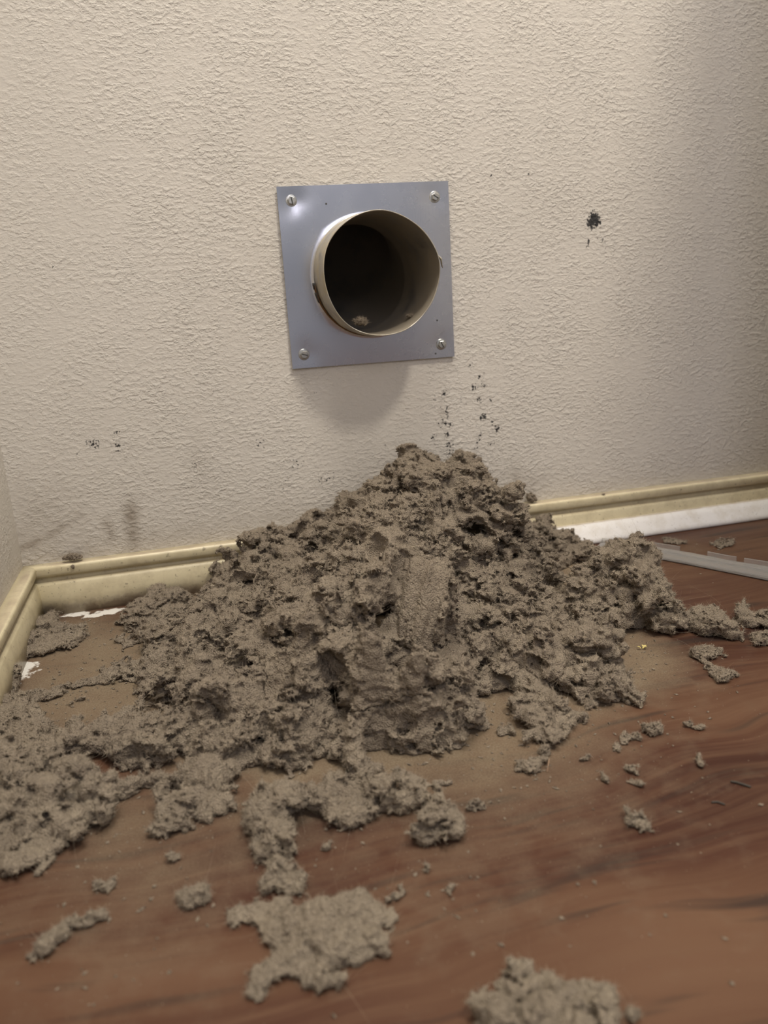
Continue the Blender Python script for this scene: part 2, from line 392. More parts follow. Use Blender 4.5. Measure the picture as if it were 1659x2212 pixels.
V, F = grid_mesh('wall_left', axis(-1.9, -.8, 0, 0, .02, .1), axis(0, 0, .6, 2.5, .02, .1), lambda y, z: np.stack([0*y+XL, y, z], 1))
me = np_mesh('wall_left', V, F)
fattr(me, 'dirt_tone', .55*np.exp(-np.clip(V[:, 2]-.04, 0, 9)/.03)); fattr(me, 'speck', 0*V[:, 0]); fattr(me, 'flat', 0*V[:, 0]+.5)
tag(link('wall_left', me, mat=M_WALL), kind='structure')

# ------------------------------------------------------------------ baseboards and shoe moulding
BASE_PROFILE = [(0, .0448), (.0088, .0450), (.0102, .0446), (.0112, .0436), (.0115, .0424), (.0115, .0378), (.0108, .0360), (.0074, .0346), (.0050, .0330), (.0048, .0314), (.0072, .0300), (.0100, .0290), (.0110, .0270), (.0118, .0160), (.0120, .0), (0, 0)]
SHOE_PROFILE = [(.0118, .0185), (.0142, .0190), (.0165, .0182), (.0210, .0130), (.0262, .0060), (.0278, .0035), (.0280, .0012), (.0276, .0004), (.0118, .0004)]
def moulding(name, prof, lo, hi, horiz, mat, mitre=0.0):
    """prof: (out, up). horiz: runs along x in front of the back wall, else along y in front of the left wall; the end at the corner is mitred"""
    bm = bmesh.new(); n = 60; rings = []
    for i in range(n+1):
        ring = []
        for d, z in prof:
            if horiz: a = lo+(d if lo < 0 else 0); x = a+(hi-a)*i/n; ring.append(bm.verts.new((x, -d, z)))
            else: a = hi-d; y = a+(lo-a)*i/n; ring.append(bm.verts.new((XL+d, y, z)))
        rings.append(ring)
    for a, b in zip(rings, rings[1:]):
        for k in range(len(prof)): bm.faces.new((a[k], a[(k+1) % len(prof)], b[(k+1) % len(prof)], b[k]))
    bm.faces.new(rings[0]); bm.faces.new(rings[-1][::-1])
    me = bm_mesh(name, bm)
    for p in me.polygons: p.use_smooth = len(p.vertices) == 4
    return tag(link(name, me, mat=mat), kind='structure')
moulding('baseboard_back', BASE_PROFILE, XL, 1.2, True, M_BASE)
moulding('baseboard_left', BASE_PROFILE, -1.8, 0.0, False, M_BASE)
moulding('trim_1', SHOE_PROFILE, .12, 1.2, True, M_TRIM)

# ------------------------------------------------------------------ the vent
def mat_metal(name, col, rough, grime=0.0, gcol=(0.3, 0.24, 0.16), metal=1.0, gscale=60):
    mt, nt, p = new_mat(name); g = N(nt); c = g.coord()
    n1 = g.noise(c, 30, 4, 0.55); n2 = g.noise(g.mapping(c, (900, 60, 60)), 1, 2, 0.5); gr = g.noise(c, gscale, 5, 0.65)
    gm = g.rng(gr, 0.62-.35*grime, 0.80-.30*grime, 0.0, min(1, grime*1.6)) if grime else None
    c0 = g.mix(g.rng(n1, .3, .7, 0, .35 if grime else .1), col, tuple(x*.86 for x in col))
    if grime: c0 = g.mix(gm, c0, gcol)
    g.set(p.inputs['Base Color'], c0)
    if grime: g.set(p.inputs['Metallic'], g.math('MULTIPLY', g.math('SUBTRACT', 1.0, gm), metal))
    else: p.inputs['Metallic'].default_value = metal
    r = g.rng(n1, .3, .7, rough-(.05 if grime else .02), rough+(.07 if grime else .02))
    if grime: r = g.math('ADD', r, g.math('MULTIPLY', gm, 0.4), True)
    g.set(p.inputs['Roughness'], r)
    g.set(p.inputs['Normal'], g.bump(g.math('ADD', g.math('MULTIPLY', n2, .3), g.math('MULTIPLY', gr, .1)), 0.0001 if not grime else .0004, .5))
    return mt
M_PLATE = mat_metal('brushed_galvanised_steel', (0.62, 0.63, 0.67), .27, .0)
M_PIPE_OUT = mat_metal('dusty_galvanised_pipe', (0.50, 0.47, 0.41), .45, .55, (0.42, 0.36, 0.25))
M_PIPE_IN = mat_metal('lint_coated_pipe_inside', (0.30, 0.28, 0.25), .6, .95, (0.25, 0.215, 0.165), gscale=25)
M_RUST = mat_metal('rusty_brown_edge', (0.22, 0.12, 0.05), .7, .7, (0.16, 0.075, 0.03))
M_SCREW = mat_metal('zinc_screw', (0.55, 0.55, 0.52), .32, .35, (0.35, 0.31, 0.22), gscale=200)

vent = tag(empty('dryer_vent', (PX, 0, PZ)), 'square galvanised metal dryer vent plate with round pipe, screwed to the wall above the lint', 'vent')
# plate corners as they sit on the wall
crn = [on_y(597, 403, -.0035), on_y(967, 391, -.0015), on_y(981, 770, -.0018), on_y(632, 797, -.0030)]
TL, TR, BR, BL = [np.array([q[0], q[2]]) for q in crn]
SCREWS = [(630, 433), (940, 425), (954, 744), (657, 766)]
sw = [on_y(a, b, -.004) for a, b in SCREWS]
nu = 72
uu = np.linspace(0, 1, nu+1)
U, Vv = np.meshgrid(uu, uu, indexing='ij')
P2 = ((1-U)*(1-Vv))[..., None]*TL+(U*(1-Vv))[..., None]*TR+(U*Vv)[..., None]*BR+((1-U)*Vv)[..., None]*BL
def plate_off(x, z):
    """distance of the plate's front face from the wall: gently bowed sheet, pulled in at the screws"""
    d = 0.0022+0*x
    u = (x-PX)/.076; v = (z-PZ)/.076
    d = d+.0011*(1-np.clip(u, -1, 1)**2)*(1-np.clip(v, -1, 1)**2)
    d = d+.0010*np.exp(-((u+1.0)**2)/.05)*(0.6+.4*np.sin(v*4))
    for k, s in enumerate(sw):
        r2 = (x-s[0])**2+(z-s[2])**2; d = d-[.0016, .0006, .0004, .0006][k]*np.exp(-r2/(2*.007**2))
    return np.maximum(d, .0009)
pv = P2.reshape(-1, 2); off = plate_off(pv[:, 0], pv[:, 1])
# open the round hole by pulling inner vertices out onto the collar circle
rr = np.hypot(pv[:, 0]-PX, pv[:, 1]-PZ)
bm = bmesh.new(); n_ang = 96; n_rad = 16; rows = []
def square_edge(th):
    """point on the plate's outline in direction th from the pipe axis"""
    d = np.array([math.cos(th), math.sin(th)]); c = np.array([PX, PZ]); best = None
    for a, b in ((TL, TR), (TR, BR), (BR, BL), (BL, TL)):
        e = b-a; den = d[0]*e[1]-d[1]*e[0]
        if abs(den) < 1e-12: continue
        t = ((a[0]-c[0])*e[1]-(a[1]-c[1])*e[0])/den; s = ((a[0]-c[0])*d[1]-(a[1]-c[1])*d[0])/den
        if t > 0 and -1e-6 <= s <= 1+1e-6 and (best is None or t < best): best = t
    return c+d*best
angs = list(np.linspace(0, 2*math.pi, n_ang, endpoint=False))
for q in (TL, TR, BR, BL):            # put a ray exactly through each corner
    a = math.atan2(q[1]-PZ, q[0]-PX) % (2*math.pi); k = int(np.argmin([min(abs(a-x), 2*math.pi-abs(a-x)) for x in angs])); angs[k] = a
angs.sort()
front, back = [], []
for j in range(n_rad+1):
    t = j/n_rad; fr, bk = [], []
    for a in angs:
        e = square_edge(a); i0 = np.array([PX+math.cos(a)*(PR+.0004), PZ+math.sin(a)*(PR+.0004)])
        q = i0*(1-t)+e*t; d = float(plate_off(q[0], q[1]))
        if j == 0: d += .0012
        fr.append(bm.verts.new((q[0], -d-.0006, q[1]))); bk.append(bm.verts.new((q[0], -d, q[1])))
    front.append(fr); back.append(bk)
na = len(angs)
for j in range(n_rad):
    for k in range(na):
        k2 = (k+1) % na
        bm.faces.new((front[j][k], front[j][k2], front[j+1][k2], front[j+1][k]))
        bm.faces.new((back[j][k], back[j+1][k], back[j+1][k2], back[j][k2]))
for k in range(na):
    k2 = (k+1) % na
    bm.faces.new((front[-1][k], front[-1][k2], back[-1][k2], back[-1][k])); bm.faces.new((front[0][k], back[0][k], back[0][k2], front[0][k2]))
me = bm_mesh('plate', bm, True)
me.set_sharp_from_angle(angle=math.radians(40))
child_at(link('plate', me, mat=M_PLATE), vent)

def tube(name, rad, y0, y1, mat, wob=.0, n=128, m=14, lip=None, flip=False):
    bm = bmesh.new(); rings = []
    for j in range(m+1):
        y = y0+(y1-y0)*j/m; ring = []
        for k in range(n):
            a = 2*math.pi*k/n; r = rad+wob*math.sin(3*a+1)+wob*.6*math.sin(5*a)*(j/m)
            if lip: r += lip(j/m, a)
            ye = y-(.0006*math.sin(7*a)+.0005*math.sin(13*a+2) if j == m else 0)
            ring.append(bm.verts.new((PX+r*math.cos(a), ye, PZ+r*math.sin(a))))
        rings.append(ring)
    for a, b in zip(rings, rings[1:]):
        for k in range(n): bm.faces.new((a[k], a[(k+1) % n], b[(k+1) % n], b[k]))
    return bm, rings
# outer collar with a crimped band; inner face; both closed by the cut rim
def pipe_mesh():
    bm = bmesh.new(); n = 128
    prof = []                                    # (radius offset, y) walked from the plate out round the rim and back inside, then up an elbow
    for y, dr in [(-.002, .0016), (-.0035, .0012), (-.006, .0004), (-.010, .0002), (-.018, .0002), (-.020, .0007), (-.022, .0008), (-.024, .0002), (-.034, 0), (-.0425, 0), (-.0437, -.0001), (-.0441, -.0005), (-.0437, -.0009)]: prof.append((dr, y))
    rings = []
    for j, (dr, y) in enumerate(prof):
        ring = []
        for k in range(n):
            a = 2*math.pi*k/n; w = .0006*math.sin(3*a+1)+.0003*math.sin(5*a+.4)
            e = (.0007*math.sin(4*a+1)+.0005*math.sin(9*a)) if y < -.034 else 0
            r = PR+dr+w
            ring.append(bm.verts.new((PX+r*math.cos(a), y-e, PZ+r*math.sin(a))))
        rings.append(ring)
    for a, b in zip(rings, rings[1:]):
        for k in range(n): bm.faces.new((a[k], a[(k+1) % n], b[(k+1) % n], b[k]))
    return bm_mesh('pipe', bm, True)
pipe = child_at(link('pipe', pipe_mesh(), mat=M_PIPE_OUT), vent)
def duct_mesh():
    """inside of the pipe: straight run into the wall, seam ledges, then an elbow going up, closed"""
    bm = bmesh.new(); n = 96; rings = []
    path = []
    for i in range(16): path.append((np.array([0, -.0436+.1036*i/15, 0]), np.array([0, 1, 0.])))
    R = .075
    for i in range(1, 15):
        t = math.radians(90)*i/14; path.append((np.array([0, .060+R*math.sin(t), R*(1-math.cos(t))]), np.array([0, math.cos(t), math.sin(t)])))
    for i in range(1, 6): path.append((np.array([0, .060+R, R+.05*i]), np.array([0, 0, 1.])))
    for j, (c, d) in enumerate(path):
        up = np.cross(np.array([1., 0, 0]), d); rad = PR-.0009
        s = j % 7
        if 14 <= j <= 30 and s == 0: rad -= .0016
        if 14 <= j <= 30 and s in (1, 6): rad -= .0005
        ring = []
        for k in range(n):
            a = 2*math.pi*k/n; w = .0006*math.sin(3*a+1)+.0003*math.sin(5*a+.4) if j < 3 else 0
            e = (.0007*math.sin(4*a+1)+.0005*math.sin(9*a)) if j == 0 else 0
            p = c+np.array([1., 0, 0])*math.cos(a)*(rad+w)+up*math.sin(a)*(rad+w)
            ring.append(bm.verts.new((PX+p[0], p[1]-e, PZ+p[2])))
        rings.append(ring)
    for a, b in zip(rings, rings[1:]):
        for k in range(n): bm.faces.new((a[k], a[(k+1) % n], b[(k+1) % n], b[k]))
    bm.faces.new(rings[-1])
    return bm_mesh('duct', bm, True)
duct = tag(child_at(link('duct', duct_mesh(), mat=M_PIPE_IN), vent), 'dark lint-coated inside of the pipe')
# torn foil flap at the right of the rim and the brown edge at lower left
def ribbon(name, pts, width, mat, parent, thick=.0004):
    bm = bmesh.new(); rings = []
    pts = [np.array(p) for p in pts]
    for i, p in enumerate(pts):
        d = pts[min(i+1, len(pts)-1)]-pts[max(i-1, 0)]; d = d/np.linalg.norm(d)
        rad = p-np.array([PX, p[1], PZ]); rad /= max(1e-6, np.linalg.norm(rad)); s = np.cross(d, rad); s /= max(1e-6, np.linalg.norm(s))
        w = width*(0.5+.5*math.sin(math.pi*(i+.6)/len(pts)))*(1+.25*math.sin(i*2.1))
        rings.append([bm.verts.new(p+s*w*.5+rad*thick), bm.verts.new(p-s*w*.5+rad*thick), bm.verts.new(p-s*w*.5-rad*thick), bm.verts.new(p+s*w*.5-rad*thick)])
    for a, b in zip(rings, rings[1:]):
        for k in range(4): bm.faces.new((a[k], a[(k+1) % 4], b[(k+1) % 4], b[k]))
    bm.faces.new(rings[0]); bm.faces.new(rings[-1][::-1])
    return child_at(link(name, bm_mesh(name, bm, True), mat=mat), parent)
def rim(a, y, r=PR): return (PX+r*math.cos(math.radians(a)), y, PZ+r*math.sin(math.radians(a)))
tag(ribbon('rust_edge', [rim(a, -.006, PR+.0012) for a in range(186, 268, 4)], .007, M_RUST, vent, .0004), 'brown rusty edge round the lower left of the pipe')
M_TAR = mat_paint('dark_sealant', (0.03, 0.028, 0.025), (0.06, 0.05, 0.04), .3, .6)
for lo, hi in ((184, 190), (193, 204)):
    ribbon('sealant_smear', [rim(a, -.0065, PR+.0018) for a in range(lo, hi+1, 2)], .005, M_TAR, vent, .0005)
tag(ribbon('foil_flap', [rim(13, -.043, PR+.0012), rim(10, -.0445, PR+.0024), rim(6, -.0445, PR+.0020), rim(3, -.0425, PR+.003)], .0035, M_PIPE_OUT, vent, .0003), 'small torn flap of foil tape on the rim')

def screw_mesh():
    bm = bmesh.new()
    def lathe(prof, n, rot=0):
        rings = [[bm.verts.new((r*math.cos(2*math.pi*k/n+rot), -y, r*math.sin(2*math.pi*k/n+rot))) for k in range(n)] for r, y in prof]
        for a, b in zip(rings, rings[1:]):
            for k in range(n): bm.faces.new((a[k], a[(k+1) % n], b[(k+1) % n], b[k]))
        bm.faces.new(rings[-1])
    lathe([(.0050, -.001), (.0050, .0004), (.0046, .0009), (.0030, .0011)], 28)
    lathe([(.0036, .0008), (.0036, .0030), (.0032, .0036), (.0030, .0037)], 6, .3)
    return bm_mesh('screw', bm)
sm = screw_mesh()
bm = bmesh.new(); bmesh.ops.create_cube(bm, size=1, matrix=Matrix.Diagonal((.0056, .0003, .0009, 1))); slot_me = bm_mesh('screw_slot', bm)
M_SLOT = mat_paint('dark_slot', (0.04, 0.04, 0.038), (0.08, 0.07, 0.05), .3, .6)
for k, s in enumerate(sw):
    d = float(plate_off(np.float64(s[0]), np.float64(s[2])))+.0005
    o = link('screw', sm, mat=M_SCREW if k == 0 else None)
    o.parent = vent; o.location = (s[0]-PX, -d, s[2]-PZ); o.rotation_euler = (0, [.5, -.3, .2, -.6][k], 0)
    t = link('slot', slot_me, parent=o, mat=M_SLOT if k == 0 else None); t.location = (0, -.0038, 0); t.rotation_euler = (0, .9, 0)
bm = bmesh.new()
for px, py in ((705, 440), (945, 692), (942, 764)):
    q = on_y(px, py, -.004); d = float(plate_off(q[0], q[2]))
    bmesh.ops.create_cone(bm, cap_ends=True, segments=10, radius1=.0009, radius2=.0007, depth=.0003, matrix=Matrix.Translation((q[0], -d-.0007, q[2])) @ Matrix.Rotation(math.pi/2, 4, 'X'))
child_at(tag(link('plate_pit', bm_mesh('plate_pit', bm), mat=M_SLOT), kind='stuff'), vent)

# ------------------------------------------------------------------ lint
def fuzz(me, n, parent, seed, lmin=.0005, lmax=.0020, rad=.000045, long=.0035):
    """loose fibres standing on a clump: one hair object"""
    r = np.random.default_rng(seed); nv = len(me.vertices)
    co = np.empty(nv*3, np.float32); me.vertices.foreach_get('co', co); co = co.reshape(-1, 3)
    no = np.empty(nv*3, np.float32); me.vertices.foreach_get('normal', no); no = no.reshape(-1, 3)
    pick = r.integers(0, nv, n); p = co[pick]; nn = no[pick]
    keep = (p[:, 2] > .0006) & (nn[:, 2] > -.45) & (nn[:, 1] < .75); p, nn = p[keep], nn[keep]; n = len(p)
    L = lmin+(lmax-lmin)*r.random(n)**2; lg = r.random(n) < long; L[lg] = .008+.012*r.random(lg.sum())
    d = nn*.75+r.normal(0, .55, (n, 3)); d /= np.linalg.norm(d, axis=1)[:, None]
    b = r.normal(0, .5, (n, 3)); k = 3
    P = np.stack([p+d*(L*t)[:, None]+b*(L*t*t)[:, None] for t in np.linspace(0, 1, k)], 1)
    P[:, :, 2] = np.maximum(P[:, :, 2], .0003)
    hc = bpy.data.hair_curves.new('fuzz'); hc.add_curves([k]*n)
    hc.points.foreach_set('position', P.astype(np.float32).ravel())
    R = np.tile(np.array([1, .85, .35], np.float32), (n, 1))*rad*(0.7+.6*r.random((n, 1)))*np.where(lg, .55, 1)[:, None]
    hc.points.foreach_set('radius', R.astype(np.float32).ravel())
    hc.materials.append(M_FUZZ)
    o = bpy.data.objects.new('fuzz', hc); COL.objects.link(o); o.parent = parent; o['kind'] = 'stuff'
    return o

TRI = 0
def finish_clump(name, V, Q, label, cat, group, dens, seed, kind=None, base=None, parent=None, minz=True):
    """bake a clump with its origin at its base, give it its fibres"""
    global TRI
    if minz:
        low = (V[Q][:, :, 2] < .0011).all(1); Q = Q[~low]
    used = np.zeros(len(V), bool); used[Q.ravel()] = True; new = np.cumsum(used)-1; V = V[used]; Q = new[Q]
    org = np.array([V[:, 0].mean(), V[:, 1].mean(), V[:, 2].min()]); V = V-org
    me = np_mesh(name, V, Q); TRI += 2*len(Q)
    o = link(name, me, mat=M_LINT); o.location = org
    if label: tag(o, label, cat, group, kind)
    n = int(dens*len(V))
    if n > 30: fuzz(me, n, o, seed)
    return o

def ground(px, py, rx, ry, hz, z0=None):
    """a mound on the floor: pixel centre, half-widths in pixels, height in metres"""
    c = on_z(px, py); dist = np.dot(c-CAM, MB[2]); el = (CAM[2])/np.linalg.norm(c-CAM)
    return (c[0], c[1], hz*.35 if z0 is None else z0, rx*dist/FPX, ry*dist/FPX/el, hz*.65)
def lint_clump(name, ells, label, group, h=.0012, amp=.5, aniso=1.2, dens=1.5, seed=1, cat='lint', pits=(), ks=1.0):
    E = np.array(ells, float); pad = .007+.012*amp
    lo = (E[:, :3]-E[:, 3:]).min(0)-pad; hi = (E[:, :3]+E[:, 3:]).max(0)+pad; lo[2] = -h*1.5
    n = np.ceil((hi-lo)/h).astype(int)+1
    ax = [lo[i]+h*np.arange(n[i]) for i in range(3)]
    G = np.stack(np.meshgrid(*ax, indexing='ij'), -1).reshape(-1, 3)
    d = np.full(len(G), 1.0); G0 = G
    rag = np.stack([gn(G*55+k*7, seed+k) for k in (0, 1)], 1)*.011*min(1, amp*2)+np.stack([gn(G*160+k*7, seed+5+k) for k in (0, 1)], 1)*.0045*min(1, amp*2.5)
    G = G+np.concatenate([rag, np.zeros((len(G), 1))], 1)          # ragged outline
    for e in E:
        q = (G-e[:3])/e[3:]; r = np.sqrt((q*q).sum(1)); g = np.sqrt(((q/e[3:])**2).sum(1))
        di = r*(r-1)/np.maximum(g, 1e-6)
        k = .004; hh = np.clip(.5+.5*(d-di)/k, 0, 1); d = d*(1-hh)+di*hh-k*hh*(1-hh)
    for (x, y, z, r) in pits: d = np.maximum(d, r-np.sqrt(((G-np.array([x, y, z]))**2).sum(1)))
    G = G0; band = np.abs(d) < pad+.006
    Gb = G[band]; d[band] = lint_puff(Gb*ks, d[band]*ks, seed*31, amp*.75, amp*1.05, min(.7, amp*1.35), min(.75, .2+amp), aniso)/ks
    d = np.maximum(d, .0002-G[:, 2])
    d = np.maximum(d, G[:, 1]+.0125)
    V, Q = surface_nets(d.reshape(n), lo, h)
    V, Q = keep_big(V, Q)
    return finish_clump(name, V, Q, label, cat, group, dens, seed)

# ---- the heap: one height field sampled from the photograph, puffed by noise, then parted into the clumps it is made of
CP = [(930, 985, .113), (870, 1000, .110), (822, 1022, .106), (1040, 1030, .104), (1085, 1065, .092), (1125, 1105, .074), (1150, 1160, .050), (1190, 1235, .022),
      (740, 1120, .082), (850, 1110, .100), (960, 1090, .102), (1050, 1130, .088), (1100, 1180, .054), (1000, 1185, .066), (1012, 1240, .054),
      (490, 1225, .042), (515, 1198, .050), (560, 1168, .058), (620, 1195, .058), (670, 1180, .062), (700, 1150, .072), (760, 1200, .084), (830, 1140, .102), (860, 1200, .096), (945, 1205, .094), (1060, 1220, .042), (1130, 1260, .022),
      (420, 1330, .016), (480, 1300, .032), (580, 1290, .050), (700, 1290, .066), (800, 1290, .077), (900, 1280, .086), (975, 1290, .080), (1030, 1300, .046), (1100, 1310, .028), (1190, 1300, .018), (1270, 1320, .020),
      (330, 1400, .014), (430, 1400, .030), (550, 1400, .042), (680, 1400, .055), (800, 1390, .064), (900, 1390, .066), (950, 1390, .052), (985, 1390, .020), (1060, 1390, .030), (1150, 1370, .036), (1240, 1380, .030), (1320, 1390, .014),
      (290, 1490, .006), (400, 1490, .024), (520, 1490, .036), (650, 1490, .046), (760, 1500, .050), (850, 1480, .040), (930, 1470, .022), (1040, 1460, .016), (1130, 1450, .020), (1240, 1440, .022), (1340, 1430, .012),
      (400, 1570, .014), (500, 1570, .022), (600, 1560, .018), (680, 1550, .026), (760, 1550, .026), (830, 1560, .018), (905, 1530, .010), (1000, 1500, .006), (1110, 1490, .006), (1210, 1480, .008)]
ZP = [(250, 1530), (270, 1440), (270, 1370), (330, 1350), (420, 1305), (330, 1590), (450, 1640), (580, 1620), (720, 1610), (830, 1625), (900, 1580), (1000, 1545), (1120, 1530), (1230, 1510), (1310, 1480), (1390, 1450), (1390, 1400), (1330, 1350), (1300, 1290), (1240, 1250), (1210, 1210), (1200, 1185)]
pts = [on_z(a, b, c) for a, b, c in CP]
pts = [(p[0], p[1], p[2]) for p in pts]
for a, b in ZP:
    q = on_z(a, b, 0); pts.append((q[0], q[1], 0.0))
cx, cy = on_z(830, 1350)[:2]
for a, b in ZP:                                # and a skirt of negative height further out
    q = on_z(a, b, 0); v = np.array([q[0]-cx, q[1]-cy]); v /= np.linalg.norm(v)
    pts.append((q[0]+v[0]*.03, q[1]+v[1]*.03, -.012))
for x, z in ((-.10, .035), (-.03, .060), (.03, .090), (.08, .100), (.12, .085), (.16, .045), (-.15, .005), (.20, -.01)): pts.append((x, -.012, z))
for x in (-.25, -.19): pts.append((x, -.02, -.015))
pts = np.array(pts)
def rbf_fit(P, z, lam=2e-5):
    D = np.hypot(P[:, None, 0]-P[None, :, 0], P[:, None, 1]-P[None, :, 1]); n = len(P)
    A = np.zeros((n+3, n+3)); A[:n, :n] = -D-lam*10*np.eye(n)*0+np.eye(n)*1e-3*-1; A[:n, n] = 1; A[:n, n+1:] = P[:, :2]; A[n:, :n] = A[:n, n:].T
    return np.linalg.solve(A, np.concatenate([z, [0, 0, 0]]))
wts = rbf_fit(pts, pts[:, 2])
def heap_h(x, y):
    out = np.empty(len(x))
    for s in range(0, len(x), 20000):
        xx, yy = x[s:s+20000], y[s:s+20000]
        D = -np.hypot(xx[:, None]-pts[:, 0], yy[:, None]-pts[:, 1])
        out[s:s+20000] = D @ wts[:-3]+wts[-3]+wts[-2]*xx+wts[-1]*yy
    return out
def surf(px, py):
    """where the pixel's ray meets the heap"""
    d = ray(px, py); t = np.linspace(.3, 1.0, 1400)[:, None]*0+np.linspace(.35, .95, 1400)[:, None]
    P = CAM+d*t; h = np.maximum(heap_h(P[:, 0], P[:, 1]), 0); k = np.argmax(P[:, 2] <= h)
    return P[k]
def slab_frame():
    a, b, c = on_z(872, 1200, .092), on_z(996, 1240, .083), on_z(930, 1405, .043)
    e1 = b-a; L1 = np.linalg.norm(e1); e1 /= L1; dn_ = c-(a+b)/2; n = np.cross(e1, dn_); n /= np.linalg.norm(n)
    if np.dot(n, CAM-a) < 0: n = -n
    e2 = np.cross(n, e1); e2 = e2 if np.dot(e2, dn_) > 0 else -e2; L2 = np.dot(dn_, e2)
    return e1, e2, n, (a+b)/2+e2*L2*.5-n*.017, np.array([L1*.5, L2*.56, .018]), np.dot(c-(a+b)/2, e1)/L2
HH = .00118
lo = np.array([-.268, -.375, -.0025]); hi = np.array([.235, -.011, .140])
n3 = np.ceil((hi-lo)/HH).astype(int)+1
ax = [lo[i]+HH*np.arange(n3[i]) for i in range(3)]
GX, GY = np.meshgrid(ax[0], ax[1], indexing='ij')
h2 = heap_h(GX.ravel(), GY.ravel()).reshape(GX.shape)
gxg, gyg = np.gradient(h2, HH); cosn = 1/np.sqrt(1+np.clip(gxg**2+gyg**2, 0, 6))
Fh = ((ax[2][None, None, :]-h2[:, :, None])*cosn[:, :, None]).astype(np.float32)
band = (Fh < .020) & (Fh > -.028)
ii = np.argwhere(band); Pb = (ii*HH+lo).astype(np.float32)
# calmer, felted places: the combed cut face and the smooth apron below it
calm = np.zeros(len(Pb), np.float32)
for px, py, z, r in [(945, 1270, .070, .022), (930, 1330, .058, .020), (920, 1385, .045, .018), (830, 1430, .055, .022), (790, 1480, .048, .016), (850, 1150, .100, .012)]:
    c = on_z(px, py, z); calm = np.maximum(calm, np.exp(-((Pb-c)**2).sum(1)/(2*r*r)).astype(np.float32))
qb = lint_warp(Pb, 7, 1.25); dn = lint_coarse(qb, 7, 1-.9*calm, 1-.9*calm)+gn(qb*17, 44)*.017
sk = on_z(945, 1310, .06); msk = np.exp(-((Pb-sk)**2).sum(1)/(2*.026**2)).astype(np.float32)
fis = fissures(qb, 7)+.012*calm
kf = (np.abs(Fh[band]-dn) < .009) | (np.abs(fis) < .006)
dn[kf] += lint_fine(qb[kf], 7, 1-.75*calm[kf], 1-.3*calm[kf])
# combed streaks running down the cut face
dn[kf] += msk[kf]*gn(Pb[kf]*np.array([420, 420, 45], np.float32), 77)*.0016
fb = Fh[band]-dn
fine_ = np.zeros_like(dn); fine_[kf] = lint_fine(qb[kf], 7)
fb = np.maximum(fb, -fis.astype(np.float32)-fine_*.6)
view = MB[2]
for px, py, r, sx in [(a_, b_, c_*1.35, d_) for a_, b_, c_, d_ in [(800, 1180, .0085, 1.0), (790, 1198, .006, 1), (1000, 1362, .0125, 1.5), (985, 1395, .008, 1), (1012, 1152, .0105, 1.8), (985, 1135, .007, 1), (690, 1250, .006, 1), (715, 1450, .007, 1), (650, 1520, .008, 1.4), (530, 1330, .006, 1.3), (520, 1258, .0085, 1), (870, 1560, .006, 1.3), (1135, 1440, .009, 1), (1095, 1345, .006, 1.3), (740, 1595, .010, 1.8), (690, 1575, .007, 1.6), (600, 1430, .006, 1.5), (560, 1480, .007, 1.5), (930, 1560, .005, 1.5), (1180, 1330, .006, 1.4), (640, 1390, .006, 1.6), (470, 1400, .006, 1.5), (760, 1340, .006, 1.2), (900, 1060, .006, 1.5), (1090, 1200, .007, 1.4), (840, 1250, .005, 1.4)]]:
    c = surf(px, py)-view*r*.15; e = Pb-c; e[:, 0] /= sx
    fb = np.maximum(fb, (r-np.sqrt((e*e).sum(1))+dn*.35).astype(np.float32))
e1, e2, sn, scen, shalf, ssh = slab_frame()
qs = np.stack([(Pb-scen) @ e1, (Pb-scen) @ e2, (Pb-scen) @ sn], 1); qs[:, 0] -= ssh*.5*qs[:, 1]
u = np.stack([np.abs(qs[:, 0])-shalf[0]*.92, np.abs(qs[:, 1]+.001)-shalf[1]*.9, np.abs(qs[:, 2]-shalf[2]-.030)-.033], 1)
cut = np.sqrt((np.maximum(u, 0)**2).sum(1))+np.minimum(u.max(1), 0)-.004
fb = np.maximum(fb, (-cut+dn*.5).astype(np.float32))
Fh[band] = fb
# clump seeds: pixel, height, weight, label
SEEDS = [(940, 1030, .095, 0, 'crest clump of grey-brown lint leaning on the wall below the vent, topmost of the heap'),
         (1060, 1120, .080, 0, 'clump on the right shoulder of the lint heap, with a dark hollow under its rim'),
         (1120, 1210, .045, 0, 'sloping clump at the right back of the lint heap below its shoulder'),
         (760, 1150, .078, 0, 'knobbly clump left of the crest of the lint heap, with a black hole in it'),
         (570, 1220, .048, 0, 'fluffy clump of lint rising against the baseboard at the heap\'s left shoulder'),
         (900, 1270, .075, .012, 'knobbly clump of lint draped over the combed slab, at the centre of the heap'),
         (800, 1460, .046, .004, 'smooth felted apron of lint hanging below the combed slab'),
         (640, 1330, .055, 0, 'broad knobbly clump of lint in the middle of the heap\'s left flank'),
         (440, 1390, .024, 0, 'low crumbly clump at the far left flank of the lint heap'),
         (1060, 1290, .036, 0, 'rough clump tucked right beside the combed face, above the black gap'),
         (1180, 1370, .034, 0, 'shaggy clump with pale fibres at the lower right of the lint heap'),
         (1300, 1420, .016, 0, 'flat grey clump at the right front edge of the heap beside the yellow flake'),
         (1040, 1450, .016, 0, 'low clump of lint spread in front of the black gap'),
         (620, 1500, .040, 0, 'folded clump of lint at the left front of the heap'),
         (440, 1540, .020, 0, 'rolled ridge of lint at the heap\'s left front corner'),
         (850, 1570, .014, 0, 'small tufted toe of lint jutting from the middle of the heap\'s front edge')]
sp = np.array([on_z(a, b, c) for a, b, c, w, l in SEEDS], np.float32)
warp = np.stack([gn(Pb*28+s*9, 60+s) for s in (1, 2, 3)], 1)*.018+np.stack([gn(Pb*120+s*9, 70+s) for s in (1, 2, 3)], 1)*.007
